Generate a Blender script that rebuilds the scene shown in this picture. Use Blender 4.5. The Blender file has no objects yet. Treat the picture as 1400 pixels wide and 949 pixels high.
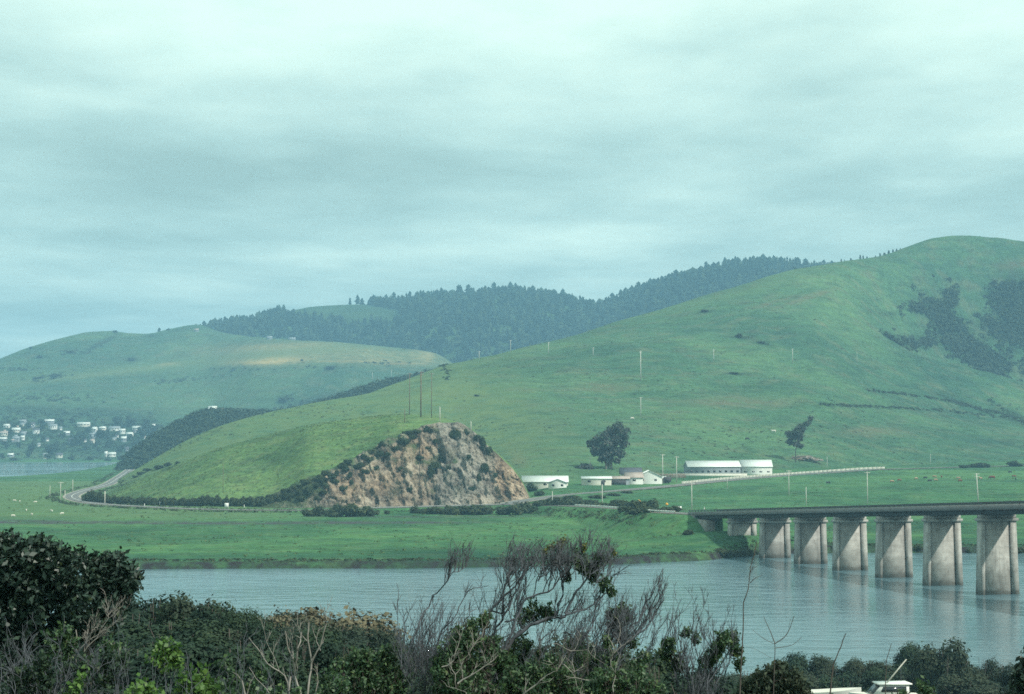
import bpy, math, random
import numpy as np
from mathutils import Vector, Matrix

R = math.radians
SC = bpy.context.scene
COL = SC.collection
CAMZ, F = 32.0, 2500.0            # camera height in metres, focal length in pixels of a 1400 wide picture
PITCH = math.atan((600 - 474.5) / F)
RNG = np.random.default_rng(7)
random.seed(11)

# ------------------------------------------------------------------ helpers
def tag(o, label=None, cat=None, group=None, kind=None):
    if label: o['label'] = label
    if cat: o['category'] = cat
    if group: o['group'] = group
    if kind: o['kind'] = kind
    return o

def zpix(py, Y):
    """height of the sight line through picture row py at distance Y"""
    return CAMZ + Y * np.tan(PITCH - np.arctan((np.asarray(py, float) - 474.5) / F))

def xpix(px, Y):
    return (np.asarray(px, float) - 700) / F * Y

class Pchip:
    """monotone cubic through points, linear outside"""
    def __init__(s, x, y):
        s.x = np.asarray(x, float); s.y = np.asarray(y, float)
        h = np.diff(s.x); d = np.diff(s.y) / h
        m = np.zeros(len(s.x)); m[0] = d[0]; m[-1] = d[-1]
        for i in range(1, len(d)):
            if d[i-1] * d[i] > 0:
                w1 = 2*h[i] + h[i-1]; w2 = h[i] + 2*h[i-1]
                m[i] = (w1 + w2) / (w1/d[i-1] + w2/d[i])
        s.m = m
    def __call__(s, t):
        t = np.asarray(t, float)
        i = np.clip(np.searchsorted(s.x, t) - 1, 0, len(s.x) - 2)
        h = s.x[i+1] - s.x[i]; u = np.clip((t - s.x[i]) / h, 0, 1)
        u2 = u*u; u3 = u2*u
        return ((2*u3 - 3*u2 + 1)*s.y[i] + (u3 - 2*u2 + u)*h*s.m[i] + (-2*u3 + 3*u2)*s.y[i+1] + (u3 - u2)*h*s.m[i+1])

def _hash(ix, iy, seed):
    n = (ix.astype(np.int64) * 374761393 + iy.astype(np.int64) * 668265263 + seed * 974634777) & 0x7fffffff
    n = ((n ^ (n >> 13)) * 1274126177) & 0x7fffffff
    return ((n ^ (n >> 16)) & 0xffff) / 65535.0

def vnoise(x, y, seed=0):
    x = np.asarray(x, float); y = np.asarray(y, float)
    ix = np.floor(x); iy = np.floor(y); fx = x - ix; fy = y - iy
    fx = fx*fx*fx*(fx*(fx*6 - 15) + 10); fy = fy*fy*fy*(fy*(fy*6 - 15) + 10)
    a = _hash(ix, iy, seed); b = _hash(ix+1, iy, seed); c = _hash(ix, iy+1, seed); d = _hash(ix+1, iy+1, seed)
    return (a + (b - a)*fx) * (1 - fy) + (c + (d - c)*fx) * fy

def fbm(x, y, seed=0, octs=4, gain=.5):
    s = 0; a = 1; t = 0
    for k in range(octs):
        s = s + a * (vnoise(x * 2**k + 17.3*k, y * 2**k - 9.1*k, seed + k) - .5); t += a; a *= gain
    return s / t * 2          # about -1..1

def sstep(a, b, x):
    t = np.clip((np.asarray(x, float) - a) / (b - a), 0, 1)
    return t*t*(3 - 2*t)

def raw_mesh(name, V, faces, attrs=None, smooth=False):
    """faces: list of integer arrays (n,k); attrs: name -> (domain, values)"""
    me = bpy.data.meshes.new(name)
    V = np.asarray(V, np.float32).reshape(-1, 3)
    faces = [np.asarray(f, np.int32) for f in faces if len(f)]
    me.vertices.add(len(V)); me.vertices.foreach_set('co', V.ravel())
    idx = np.concatenate([f.ravel() for f in faces])
    tot = np.concatenate([np.full(len(f), f.shape[1], np.int32) for f in faces])
    start = np.concatenate([[0], np.cumsum(tot)[:-1]]).astype(np.int32)
    me.loops.add(len(idx)); me.loops.foreach_set('vertex_index', idx)
    me.polygons.add(len(tot)); me.polygons.foreach_set('loop_start', start)
    try: me.polygons.foreach_set('loop_total', tot)
    except Exception: pass
    me.update(calc_edges=True)
    if smooth: me.polygons.foreach_set('use_smooth', np.ones(len(tot), bool))
    for k, (dom, val) in (attrs or {}).items():
        val = np.asarray(val, np.float32)
        if val.ndim == 2:
            a = me.attributes.new(k, 'FLOAT_COLOR', dom); a.data.foreach_set('color', val.ravel())
        else:
            a = me.attributes.new(k, 'FLOAT', dom); a.data.foreach_set('value', val)
    return me

def link(name, me, m=None, parent=None, loc=None):
    o = bpy.data.objects.new(name, me); COL.objects.link(o)
    if m is not None:
        me.materials.clear(); me.materials.append(m)
    if parent is not None: o.parent = parent
    if loc is not None: o.location = loc
    return o

def empty(name, loc, rz=0, **kw):
    o = bpy.data.objects.new(name, None); COL.objects.link(o)
    o.location = loc; o.rotation_euler = (0, 0, rz); o.empty_display_size = .5
    tag(o, **kw); return o

def copy_tree(o, parent=None):
    c = o.copy(); COL.objects.link(c)
    if parent is not None: c.parent = parent
    for ch in list(o.children): copy_tree(ch, c)
    return c

class MB:
    """collects boxes, prisms and tubes of ONE part"""
    def __init__(s): s.V = []; s.Q = []; s.T = []; s.n = 0; s.N = []
    def add(s, v, quads=(), tris=(), ngon=()):
        b = s.n; s.V.append(np.asarray(v, float)); s.n += len(v)
        s.Q += [[b+i for i in f] for f in quads]; s.T += [[b+i for i in f] for f in tris]
        s.N += [[b+i for i in f] for f in ngon]
        return s
    def box(s, a, b, fn=None):
        (x0,y0,z0),(x1,y1,z1) = a, b
        v = [(x0,y0,z0),(x1,y0,z0),(x1,y1,z0),(x0,y1,z0),(x0,y0,z1),(x1,y0,z1),(x1,y1,z1),(x0,y1,z1)]
        if fn: v = [fn(p) for p in v]
        return s.add(v, [(0,3,2,1),(4,5,6,7),(0,1,5,4),(1,2,6,5),(2,3,7,6),(3,0,4,7)])
    def bar(s, p, q, w, h=None):
        """square bar between two points"""
        return s.tube([p, q], [w/2*1.414]*2, 4, cap=True)
    def tube(s, pts, rad, sides=6, cap=True):
        P = np.asarray(pts, float); k = len(P); r = np.asarray(rad, float)
        t = np.gradient(P, axis=0); t /= np.linalg.norm(t, axis=1)[:, None] + 1e-9
        up = np.array([0, 0, 1.]) if abs(t[0][2]) < .9 else np.array([1., 0, 0])
        rings = []
        for i in range(k):
            a = np.cross(t[i], up); a /= np.linalg.norm(a) + 1e-9; b = np.cross(t[i], a)
            th = np.arange(sides) * 2*np.pi/sides + np.pi/4
            rings.append(P[i] + r[i]*(np.cos(th)[:, None]*a + np.sin(th)[:, None]*b))
        q = []
        for i in range(k-1):
            for j in range(sides):
                j2 = (j+1) % sides
                q.append((i*sides+j, i*sides+j2, (i+1)*sides+j2, (i+1)*sides+j))
        ng = [tuple(range(sides))[::-1], tuple((k-1)*sides + j for j in range(sides))] if cap else []
        return s.add(np.concatenate(rings), q, ngon=ng)
    def prism(s, poly, axis_vec):
        """extrude a closed 3d polygon along a vector"""
        p = np.asarray(poly, float); n = len(p); a = np.asarray(axis_vec, float)
        v = np.concatenate([p, p + a])
        return s.add(v, [(i, (i+1) % n, n + (i+1) % n, n + i) for i in range(n)], ngon=[tuple(range(n))[::-1], tuple(range(n, 2*n))])
    def mesh(s, name, smooth=False):
        fs = []
        if s.Q: fs.append(np.array(s.Q))
        if s.T: fs.append(np.array(s.T))
        by = {}
        for f in s.N: by.setdefault(len(f), []).append(f)
        fs += [np.array(v) for v in by.values()]
        return raw_mesh(name, np.concatenate(s.V), fs, smooth=smooth)
    def build(s, name, m, parent=None, loc=None, smooth=False):
        return link(name, s.mesh(name, smooth), m, parent, loc)

# ------------------------------------------------------------------ materials
def new_mat(name):
    m = bpy.data.materials.new(name); m.use_nodes = True
    nt = m.node_tree; b = nt.nodes['Principled BSDF']
    b.inputs['Specular IOR Level'].default_value = .2
    return m, nt, b

def N(nt, t, **kw):
    n = nt.nodes.new(t)
    for k, v in kw.items():
        if k in n.inputs: n.inputs[k].default_value = v
        else: setattr(n, k, v)
    return n

def c4(c): return (c[0], c[1], c[2], 1)

def ramp(nt, fac, stops):
    r = N(nt, 'ShaderNodeValToRGB'); e = r.color_ramp.elements
    while len(e) < len(stops): e.new(.5)
    for el, (p, c) in zip(e, stops): el.position = p; el.color = c4(c) if len(c) == 3 else c
    nt.links.new(fac, r.inputs[0]); return r.outputs[0]

def noise(nt, vec, scale, detail=4, rough=.55, dist=0, stretch=None):
    if stretch:
        mp = N(nt, 'ShaderNodeMapping'); mp.inputs['Scale'].default_value = stretch
        nt.links.new(vec, mp.inputs['Vector']); vec = mp.outputs[0]
    n = N(nt, 'ShaderNodeTexNoise', Scale=scale, Detail=detail, Roughness=rough, Distortion=dist)
    nt.links.new(vec, n.inputs['Vector']); return n.outputs['Fac']

def mixc(nt, fac, a, b, mode='MIX'):
    m = N(nt, 'ShaderNodeMix', data_type='RGBA', blend_type=mode)
    for s, v in ((0, fac), (6, a), (7, b)):
        if isinstance(v, (int, float)): m.inputs[s].default_value = v
        elif isinstance(v, tuple): m.inputs[s].default_value = c4(v)
        else: nt.links.new(v, m.inputs[s])
    return m.outputs[2]

def math_(nt, op, a, b=None, clamp=False):
    m = N(nt, 'ShaderNodeMath', operation=op, use_clamp=clamp)
    for i, v in enumerate((a, b)):
        if v is None: continue
        if isinstance(v, (int, float)): m.inputs[i].default_value = v
        else: nt.links.new(v, m.inputs[i])
    return m.outputs[0]

def attr(nt, name):
    a = N(nt, 'ShaderNodeAttribute', attribute_name=name); return a

def plain(name, col, rough=.8, var=.12, scale=3., spec=.2, metal=0.):
    """a painted / weathered surface: base colour with mottling and streaks"""
    m, nt, b = new_mat(name)
    tc = N(nt, 'ShaderNodeTexCoord')
    f = noise(nt, tc.outputs['Object'], scale, 5, .6)
    d = tuple(c*(1-var*2) for c in col); l = tuple(min(.95, c*(1+var)) for c in col)
    nt.links.new(ramp(nt, f, [(.25, d), (.5, col), (.75, l)]), b.inputs['Base Color'])
    b.inputs['Roughness'].default_value = rough; b.inputs['Specular IOR Level'].default_value = spec
    b.inputs['Metallic'].default_value = metal
    return m

def leaf_mat(name, stops, rough=.5, trans=.25, spec=.3):
    m, nt, b = new_mat(name)
    col = ramp(nt, attr(nt, 'tone').outputs['Fac'], stops)
    nt.links.new(col, b.inputs['Base Color'])
    b.inputs['Roughness'].default_value = rough; b.inputs['Specular IOR Level'].default_value = spec
    if trans:
        tr = N(nt, 'ShaderNodeBsdfTranslucent'); nt.links.new(col, tr.inputs['Color'])
        mx = N(nt, 'ShaderNodeMixShader'); mx.inputs[0].default_value = trans
        nt.links.new(b.outputs[0], mx.inputs[1]); nt.links.new(tr.outputs[0], mx.inputs[2])
        nt.links.new(mx.outputs[0], nt.nodes['Material Output'].inputs['Surface'])
    return m

def grass_mat(name, dark, mid, light, dry, big=.006, dryness=.5, extra=()):
    """pasture seen from far away: large patches, contour streaks and fine mottling"""
    m, nt, b = new_mat(name)
    tc = N(nt, 'ShaderNodeTexCoord'); o = tc.outputs['Object']
    n1 = noise(nt, o, big, 5, .6, .6)
    n2 = noise(nt, o, big*9, 4, .65, .3)
    n3 = noise(nt, o, .45, 3, .7)
    n5 = noise(nt, o, .11, 3, .65, .4)
    n4 = noise(nt, o, .05, 4, .6, .8, stretch=(.35, .35, 3.5))
    c = ramp(nt, n1, [(.3, dark), (.5, mid), (.7, light)])
    c = mixc(nt, math_(nt, 'MULTIPLY', ramp(nt, n2, [(.48, (0,0,0)), (.72, (1,1,1))]), dryness), c, dry)
    c = mixc(nt, .75, c, ramp(nt, n3, [(.25, (.5,.52,.55)), (.5, (1,1,1)), (.78, (1.55,1.5,1.3))]), 'MULTIPLY')
    c = mixc(nt, .8, c, ramp(nt, n5, [(.28, (.62,.66,.7)), (.5, (1,1,1)), (.74, (1.32,1.26,1.12))]), 'MULTIPLY')
    c = mixc(nt, .6, c, ramp(nt, n4, [(.36, (.66,.7,.7)), (.5, (1,1,1)), (.7, (1.14,1.12,1.05))]), 'MULTIPLY')
    wv = N(nt, 'ShaderNodeTexWave', wave_type='BANDS', bands_direction='Z', Scale=.16, Distortion=9., Detail=3.); wv.inputs['Detail Scale'].default_value = .35; nt.links.new(o, wv.inputs[0])
    c = mixc(nt, .5, c, ramp(nt, wv.outputs[1], [(.0, (.70,.72,.72)), (.22, (1,1,1)), (.9, (1.06,1.05,1.0))]), 'MULTIPLY')
    for name_, col_ in extra:
        a = attr(nt, name_).outputs['Fac']
        br = math_(nt, 'MULTIPLY', a, ramp(nt, noise(nt, o, big*16, 4, .7), [(.35, (.25,)*3), (.6, (1,)*3)]), True)
        c = mixc(nt, br, c, col_)
    nt.links.new(c, b.inputs['Base Color'])
    b.inputs['Roughness'].default_value = .9; b.inputs['Specular IOR Level'].default_value = .05
    return m
# ------------------------------------------------------------------ terrain
def lin(pts): return Pchip([p[0] for p in pts], [p[1] for p in pts])

BANK = lin([(-1400,452),(180,452),(500,453),(830,466),(900,476),(960,484),(1010,500),(1060,512),(1200,516),(1500,514),(2800,560)])
NEAR = lin([(-60,31),(0,30.3),(10,29.5),(18,28.3),(30,26.6),(50,23.8),(70,21.0),(100,16.2),(150,9.3),(190,4.6),(225,2.2),(240,.8),(252,-2.)])
NEARL = lin([(-60,31),(0,30.3),(10,29.5),(18,28.3),(30,27.0),(50,25.2),(70,23.5),(85,22.2),(108,18.8),(135,13.),(190,5.),(225,2.2),(240,.8),(252,-2.)])
RISE = lin([(0,2.),(700,2.),(760,2.5),(800,3.6),(900,7.5),(1000,10.),(1130,13.5),(1250,14.6),(1500,19),(9000,19)])
BAYN = lin([(-1400,1340),(-200,1380),(0,1460),(60,1560),(100,1700),(140,2000),(160,2300),(172,2700)])

# road centre lines: x, y, z
def bridge_pt(t):
    """bridge centre line by pier index (pier 1..6 in view), deck surface height"""
    return np.array([70.7 + (t-1)*5.88, 494. - (t-1)*23.0, 12.2 + (t-1)*1.12])
BD = np.array([5.88, -23.0, 0]); BD = BD / np.linalg.norm(BD)       # along the bridge, towards the camera side
BU = np.array([-BD[1], BD[0], 0])                                   # across, towards the right of the picture
A0 = bridge_pt(-1.35)
def rp(px, py, z):
    Y = (CAMZ - z) * F / (py - 600.0); return (float(xpix(px, Y)), Y, z)
ROAD_A = [tuple(A0), (A0[0]-8, A0[1]+30, 8.9), rp(850,694.5,7.2), rp(790,691.5,5.9), rp(735,690,4.7), rp(690,689,4.2), rp(620,691,3.7), rp(510,694,3.2),
          rp(400,697,2.5), rp(300,696,2.5), rp(200,692,2.4), rp(140,688.5,2.4), rp(108,683,2.4), rp(100,677.5,2.4), rp(118,670,2.4), rp(145,663,2.5), rp(160,655,2.6), rp(172,647,2.8), rp(180,641,3.0)]
ROAD_B = [rp(690,689,4.2), rp(722,683,4.4), rp(770,676.5,5.6), rp(870,668,7.7), rp(1000,655.5,10.), rp(1100,648,11.6), rp(1200,641.5,13.6), rp(1400,636,14.6), rp(1700,628,17)]

def smooth_line(pts, n=14):
    P = np.array(pts, float); d = np.r_[0, np.cumsum(np.linalg.norm(np.diff(P, axis=0), axis=1))]
    t = np.concatenate([np.linspace(d[i], d[i+1], n, endpoint=False) for i in range(len(d)-1)] + [[d[-1]]])
    return np.stack([Pchip(d, P[:, k])(t) for k in range(3)], 1)
LA, LB = smooth_line(ROAD_A), smooth_line(ROAD_B)

def plain_z(X, Y):
    """height of the ground sheet"""
    X = np.asarray(X, float); Y = np.asarray(Y, float)
    px = 700 + F * X / np.maximum(Y, 25)
    left = 1 - sstep(420, 620, px)
    near = NEAR(Y)*(1-left) + NEARL(Y)*left
    near = near + fbm(X/14, Y/14, 3)*np.interp(Y, [0,20,60,200,240], [0,.12,.9,.8,0])
    bk = BANK(px) + fbm(X/22, Y*0 + 3.3, 5, 5)*3.0
    t = Y - bk
    far = np.interp(t, [-9,-3,0,.35,1.3,4,16], [-2.4,-1.,-.02,.75,1.45,1.75,2.0])
    far = far + sstep(5, 60, t)*fbm(X/30, Y/30, 8)*.18
    rz = RISE(Y)*sstep(640, 790, px) + 1.9*(1 - sstep(640, 790, px))
    far = np.where(t > 12, far + rz - 2.0, far)
    # the hollow of an old ditch across the meadow
    far = far - 1.2*np.exp(-((Y - 664 - 6*np.sin(X/60))/5.)**2)*(1 - sstep(640, 730, px))
    # bay on the left
    bn = BAYN(np.clip(px, -1400, 172)); inbay = sstep(0, 25, Y - bn)*(1 - sstep(2480, 2530, Y))*(px < 176)
    far = far*(1 - inbay) + (-2.)*inbay
    far = np.where(Y > 2500, far + sstep(2500, 2700, Y)*4, far)
    # spill slope under the first spans of the bridge
    c = bridge_pt(-.35); far = far + 3.6*np.exp(-(((X - c[0])/24)**2 + ((Y - c[1])/17)**2)*.8)*sstep(1, 9, t)
    return np.where(Y < 300, near, far)

def road_lift(X, Y, Z):
    """embankments: the ground comes up to the road with slopes of about one in two"""
    sh = X.shape; x = X.ravel(); y = Y.ravel(); z = Z.ravel().copy()
    for L, w in ((LA, 6.0), (LB, 5.0)):
        m = (y > L[:, 1].min() - 30) & (y < L[:, 1].max() + 30) & (x > L[:, 0].min() - 40) & (x < L[:, 0].max() + 40)
        ids = np.nonzero(m)[0]
        for s in range(0, len(ids), 4000):
            i = ids[s:s+4000]
            d2 = (x[i, None] - L[None, :, 0])**2 + (y[i, None] - L[None, :, 1])**2
            k = d2.argmin(1); d = np.sqrt(d2[np.arange(len(i)), k]); rzz = L[k, 2] - .22
            up = rzz - np.maximum(0, d - w)*.5; dn = rzz + np.maximum(0, d - w)*.35
            z[i] = np.minimum(np.maximum(z[i], up), np.maximum(dn, np.where(d < w + 8, -9, 99)))
    return z.reshape(sh)

def grid_faces(nr, nc):
    i = np.arange(nr-1)[:, None]*nc + np.arange(nc-1)[None, :]
    i = i.ravel(); return np.stack([i, i+1, i+nc+1, i+nc], 1)

ys = np.concatenate([np.linspace(-50, 20, 26), np.linspace(23, 250, 80), np.linspace(254, 440, 10), np.linspace(443, 560, 118), np.linspace(563, 900, 170),
                     np.linspace(906, 1500, 110), np.linspace(1515, 2700, 70), np.linspace(2760, 7000, 30)])
ss = np.concatenate([np.linspace(-1.6, -.34, 26, endpoint=False), np.linspace(-.34, .34, 480), np.linspace(.34, 1.6, 27)[1:]])
GX = ss[None, :]*(ys[:, None] + 60) ; GY = np.repeat(ys[:, None], len(ss), 1)
GZ = plain_z(GX, GY); GZ = road_lift(GX, GY, GZ)

def ground_z(X, Y):
    X = np.atleast_1d(np.asarray(X, float)); Y = np.atleast_1d(np.asarray(Y, float))
    r = road_lift(X, Y, plain_z(X, Y)); return r if len(r) > 1 else float(r[0])

class Hill:
    """rows of control lines (px -> distance and picture row or height); columns are sight lines, heights are metres"""
    def __init__(s, lines, px0, px1, step, rows=90, rough=None):
        s.L = [(lin(a), lin(b), mode) for a, b, mode in lines]; s.px0, s.px1, s.rough = px0, px1, rough
        s.cols = np.arange(px0, px1 + .1, step); s.rows = rows; s.cache = {}
    def ctrl(s, px):
        k = round(px*2)
        if k not in s.cache: s.cache[k] = s._ctrl(k/2)
        return s.cache[k]
    def _ctrl(s, px):
        Y = []; Z = []
        for a, b, mode in s.L:
            y = float(a(px)); v = float(b(px))
            Y.append(y); Z.append(float(zpix(v, y)) if mode == 'py' else v)
        Y = np.array(Y); Y = np.maximum.accumulate(Y + np.arange(len(Y))*.5)
        return Pchip(Y, Z), Y
    def z(s, px, Y):
        P, Ys = s.ctrl(px); v = float(P(np.clip(Y, Ys[0], Ys[-1])))
        if s.rough is not None: v += float(s.rough(np.array([xpix(px, Y)]), np.array([Y]), np.array([px]), v)[0])
        return v
    def grid(s):
        X = []; YY = []; Z = []
        for px in s.cols:
            P, Ys = s.ctrl(px)
            t = np.concatenate([np.linspace(Ys[i], Ys[i+1], max(6, int(s.rows*w)), endpoint=False) for i, w in enumerate(s.w)] + [[Ys[-1]]])
            X.append(xpix(px, t)); YY.append(t); Z.append(P(t))
        X, YY, Z = (np.array(a).T for a in (X, YY, Z))
        PX = np.repeat(s.cols[None, :], X.shape[0], 0)
        if s.rough is not None: Z = Z + s.rough(X, YY, PX, Z)
        return X, YY, Z, PX
    def build(s, name, m, w, masks=None, **kw):
        s.w = w
        X, YY, Z, PX = s.grid(); s.G = (X, YY, Z, PX)
        at = {k: ('POINT', f(X, YY, Z, PX).ravel()) for k, f in (masks or {}).items()}
        me = raw_mesh(name, np.stack([X, YY, Z], -1).reshape(-1, 3), [grid_faces(*X.shape)], at, smooth=True)
        return tag(link(name, me, m), **kw)

def pyof(Y, Z): return 474.5 + F*np.tan(PITCH - np.arctan((Z - CAMZ)/Y))
def blob(PX, PY, cx, cy, rx, ry, rot=0.):
    c, s_ = math.cos(rot), math.sin(rot); u = (PX - cx)*c + (PY - cy)*s_; v = -(PX - cx)*s_ + (PY - cy)*c
    return np.clip(1.35*np.exp(-((u/rx)**2 + (v/ry)**2)), 0, 1)

# the big pasture hill on the right, its spur running down to the left
bc_y = [(140,1250),(300,1350),(500,1500),(600,1640),(800,1900),(1000,2050),(1320,2250),(1800,2300)]
bc_p = [(120,700),(150,672),(165,655),(190,640),(220,622),(250,605),(300,583),(350,569),(400,557),(450,547),(500,538),(560,518),(600,503),(650,492),(700,480),(750,468),(800,455),(850,440),(900,426),(950,410),(1000,397),(1050,381),(1100,368),(1150,360),(1200,353),(1240,340),(1280,327),(1320,323),(1360,325),(1400,331),(1500,349),(1650,380),(1800,420)]
bf_y = [(140,1180),(300,1090),(600,1000),(720,945),(850,985),(1000,1085),(1200,1200),(1400,1330),(1800,1430)]
bf_z = [(140,1.),(600,2.),(720,6.),(850,8.5),(1000,11.),(1200,13.5),(1400,14.5),(1800,17)]
_f, _fz, _c, _cp = lin(bf_y), lin(bf_z), lin(bc_y), lin(bc_p)
pxs = np.arange(140, 1801, 20.)
m1y, m1z, m2y, m2z, m3y, m3z = [], [], [], [], [], []
sh = lin([(900,448),(1000,452),(1100,446),(1150,452),(1210,466),(1260,483),(1300,496),(1350,511),(1400,526),(1500,556),(1800,640)])
for p in pxs:
    fy, cy = float(_f(p)), float(_c(p)); fz, cz = float(_fz(p)), float(zpix(_cp(p), cy))
    y1 = fy + (cy - fy)*.40; y2 = fy + (cy - fy)*.62; y3 = fy + (cy - fy)*.76
    z1 = fz + (cz - fz)*.33; z2 = fz + (cz - fz)*.62; z3 = fz + (cz - fz)*.80
    k = float(sstep(1060, 1230, p))
    zs = float(zpix(sh(p), y2)); z2 = z2*(1-k) + zs*k
    g = float(sstep(1120, 1330, p)); z3 = z3*(1-g) + (z2 - 34)*g
    z1 = z1*(1-k) + (fz + (z2-fz)*.5)*k
    m1y.append((p, y1)); m1z.append((p, z1)); m2y.append((p, y2)); m2z.append((p, z2)); m3y.append((p, y3)); m3z.append((p, z3))
def big_rough(X, Y, PX, Z):
    a = np.clip((Z - 14)/60, 0, 1)*np.clip((PX - 140)/200, 0, 1)
    env = 1 - np.exp(-((Y - _c(PX))/160)**2)*.75
    r = -np.abs(fbm(X/210, Y/320, 21, 4))*17 + 5
    return a*env*(r + fbm(X/60, Y/60, 25, 4)*3.6) + a*fbm(X/14, Y/22, 27, 3)*.35
BIG = Hill([(bf_y, bf_z, 'z'), (m1y, m1z, 'z'), (m2y, m2z, 'z'), (m3y, m3z, 'z'), (bc_y, bc_p, 'py'),
            ([(140,1400),(500,1750),(1000,2500),(1800,2900)], [(140,-5),(500,0),(1800,30)], 'z')], 140, 1800, 4., 110, big_rough)

# the lower knoll with the quarried end
CLIFF_TOP = lin([(330,697),(352,686),(385,670),(421,655),(455,641),(490,623),(518,606),(550,592),(578,583),(600,578),(625,577),(648,589),(660,602),(673,614),(693,632),(705,645),(712,655),(719,668),(726,684),(732,694)])
kc_p = [(110,705),(128,690),(150,674),(200,652),(250,632),(300,613),(350,599),(400,586),(450,577),(500,570),(550,566.5),(590,568),(622,576),(648,588),(660,600.5),(673,612.5),(693,630.5),(705,643.5),(712,653.5),(719,666.5),(726,682),(740,700)]
kc_y = [(110,1010),(300,965),(500,935),(600,915),(740,885)]
kf_y = [(110,940),(150,895),(200,856),(300,806),(400,800),(500,812),(600,828),(700,838),(740,845)]
kf_z = [(110,1.),(740,1.4)]
_kf, _kc, _kp = lin(kf_y), lin(kc_y), lin(kc_p)
k1y, k1z = [], []
for p in np.arange(110, 741, 10.):
    zc = float(zpix(_kp(p), _kc(p))); fy = float(_kf(p)); g = float(sstep(345, 430, p))*(1 - float(sstep(728, 738, p)))
    yc = fy + (float(_kc(p)) - fy)*.45; z0 = 1.4 + (zc - 1.4)*.55
    ytop = fy + 5
    for _ in range(4): ytop = fy + 5 + .62*max(0., float(zpix(CLIFF_TOP(p), ytop)) - 2)
    k1y.append((p, yc*(1-g) + min(ytop, float(_kc(p)) - 12)*g)); k1z.append((p, z0*(1-g) + float(zpix(CLIFF_TOP(p) + 2.0, ytop))*g))
def knoll_rough(X, Y, PX, Z):
    a = np.clip((Z - 5)/12, 0, 1)*(1 - np.exp(-((Y - _kc(PX))/25)**2)*.8)*(1 - sstep(350, 420, PX))
    return a*fbm(X/45, Y/45, 31, 4)*1.3
KNOLL = Hill([(kf_y, kf_z, 'z'), (k1y, k1z, 'z'), (kc_y, kc_p, 'py'), ([(110,1090),(500,1080),(740,960)], [(110,-2),(740,-1)], 'z')], 110, 740, 3., 90, knoll_rough)

# brushy slope behind the spur
SCRUB = Hill([([(150,1700),(640,1750)], [(150,-4),(640,20)], 'z'),
              ([(150,1880),(640,2050)], [(150,652),(166,640),(180,622),(200,607),(225,592),(250,578),(275,567),(300,563),(330,565),(370,565),(400,562),(450,549),(500,532),(540,520),(580,512),(640,505)], 'py'),
              ([(150,2200),(640,2450)], [(150,-20),(640,20)], 'z')], 150, 640, 4., 60, lambda X, Y, PX, Z: fbm(X/40, Y/40, 41, 3)*2)

# long pasture hill on the left, across the bay
lf_y = [(-500,2500),(150,2515),(300,2560),(640,2700)]
lc_y = [(-500,3500),(0,3600),(270,3800),(360,3420),(450,3300),(590,3220),(660,3200)]
lc_p = [(-500,600),(-250,560),(-100,523),(0,490),(30,479),(60,469),(90,461),(120,454.5),(150,453),(175,456),(200,457.5),(230,451),(270,445),(300,455),(360,463),(450,468),(520,474),(590,482),(625,502),(660,540)]
l1y = [(p, float(lin(lf_y)(p)*.62 + lin(lc_y)(p)*.38)) for p in np.arange(-500, 661, 20.)]
l1z = lin([(-500,640),(-200,598),(0,556),(100,551),(200,546),(300,538),(420,524),(520,521),(590,522),(660,560)])
l2y = [(p, float(lin(lf_y)(p)*.36 + lin(lc_y)(p)*.64)) for p in np.arange(-500, 661, 20.)]
l2z = lin([(-500,620),(-200,570),(0,524),(100,506),(200,497),(300,489),(420,484),(520,490),(590,497),(660,545)])
LCY = lin(lc_y)
def left_rough(X, Y, PX, Z):
    a = np.clip((Z - 8)/50, 0, 1)*(1 - np.exp(-((Y - LCY(PX))/150)**2)*.8)
    return a*(-np.abs(fbm(X/170, Y/240, 51, 4))*13 + 4 + fbm(X/50, Y/50, 55, 3)*2)
LEFT = Hill([(lf_y, [(-500,-2.5),(660,0)], 'z'), ([(-500,2560),(150,2580),(300,2630),(660,2740)], [(-500,2.5),(170,4),(660,10)], 'z'),
             (l1y, [(p, float(l1z(p))) for p in np.arange(-500, 661, 20.)], 'py'), (l2y, [(p, float(l2z(p))) for p in np.arange(-500, 661, 20.)], 'py'),
             (lc_y, lc_p, 'py'), ([(-500,4300),(270,4300),(660,3700)], [(-500,40),(270,100),(660,60)], 'z')], -500, 660, 5., 90, left_rough)

# wooded ridge behind
fc_p = [(160,500),(200,478),(265,456),(300,447),(340,442),(390,428),(430,420),(480,417.5),(520,418),(560,414),(600,410),(690,403),(750,408),(790,417),(818,423),(850,412),(900,393),(950,380),(1000,368),(1050,364),(1090,367),(1150,371),(1250,378),(1450,400),(1800,470)]
fc_y = [(160,4150),(270,4150),(480,4050),(690,3950),(818,3850),(900,3750),(1050,3650),(1300,3700),(1800,3900)]
FCY = lin(fc_y)
def for_rough(X, Y, PX, Z):
    return (1 - np.exp(-((Y - FCY(PX))/120)**2))*(-np.abs(fbm(X/200, Y/260, 61, 4))*16 + 5)
FOREST = Hill([([(160,3750),(480,3500),(640,3150),(1000,3000),(1800,3100)], [(160,150),(480,90),(640,60),(1000,120),(1800,100)], 'z'),
               ([(160,3900),(480,3750),(640,3500),(1000,3300),(1800,3500)], [(160,490),(270,463),(390,447),(480,445),(560,440),(640,450),(818,470),(1000,410),(1250,420),(1800,500)], 'py'),
               (fc_y, fc_p, 'py'), ([(160,4700),(1000,4400),(1800,4500)], [(160,120),(1800,200)], 'z')], 160, 1800, 6., 60, for_rough)

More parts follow.
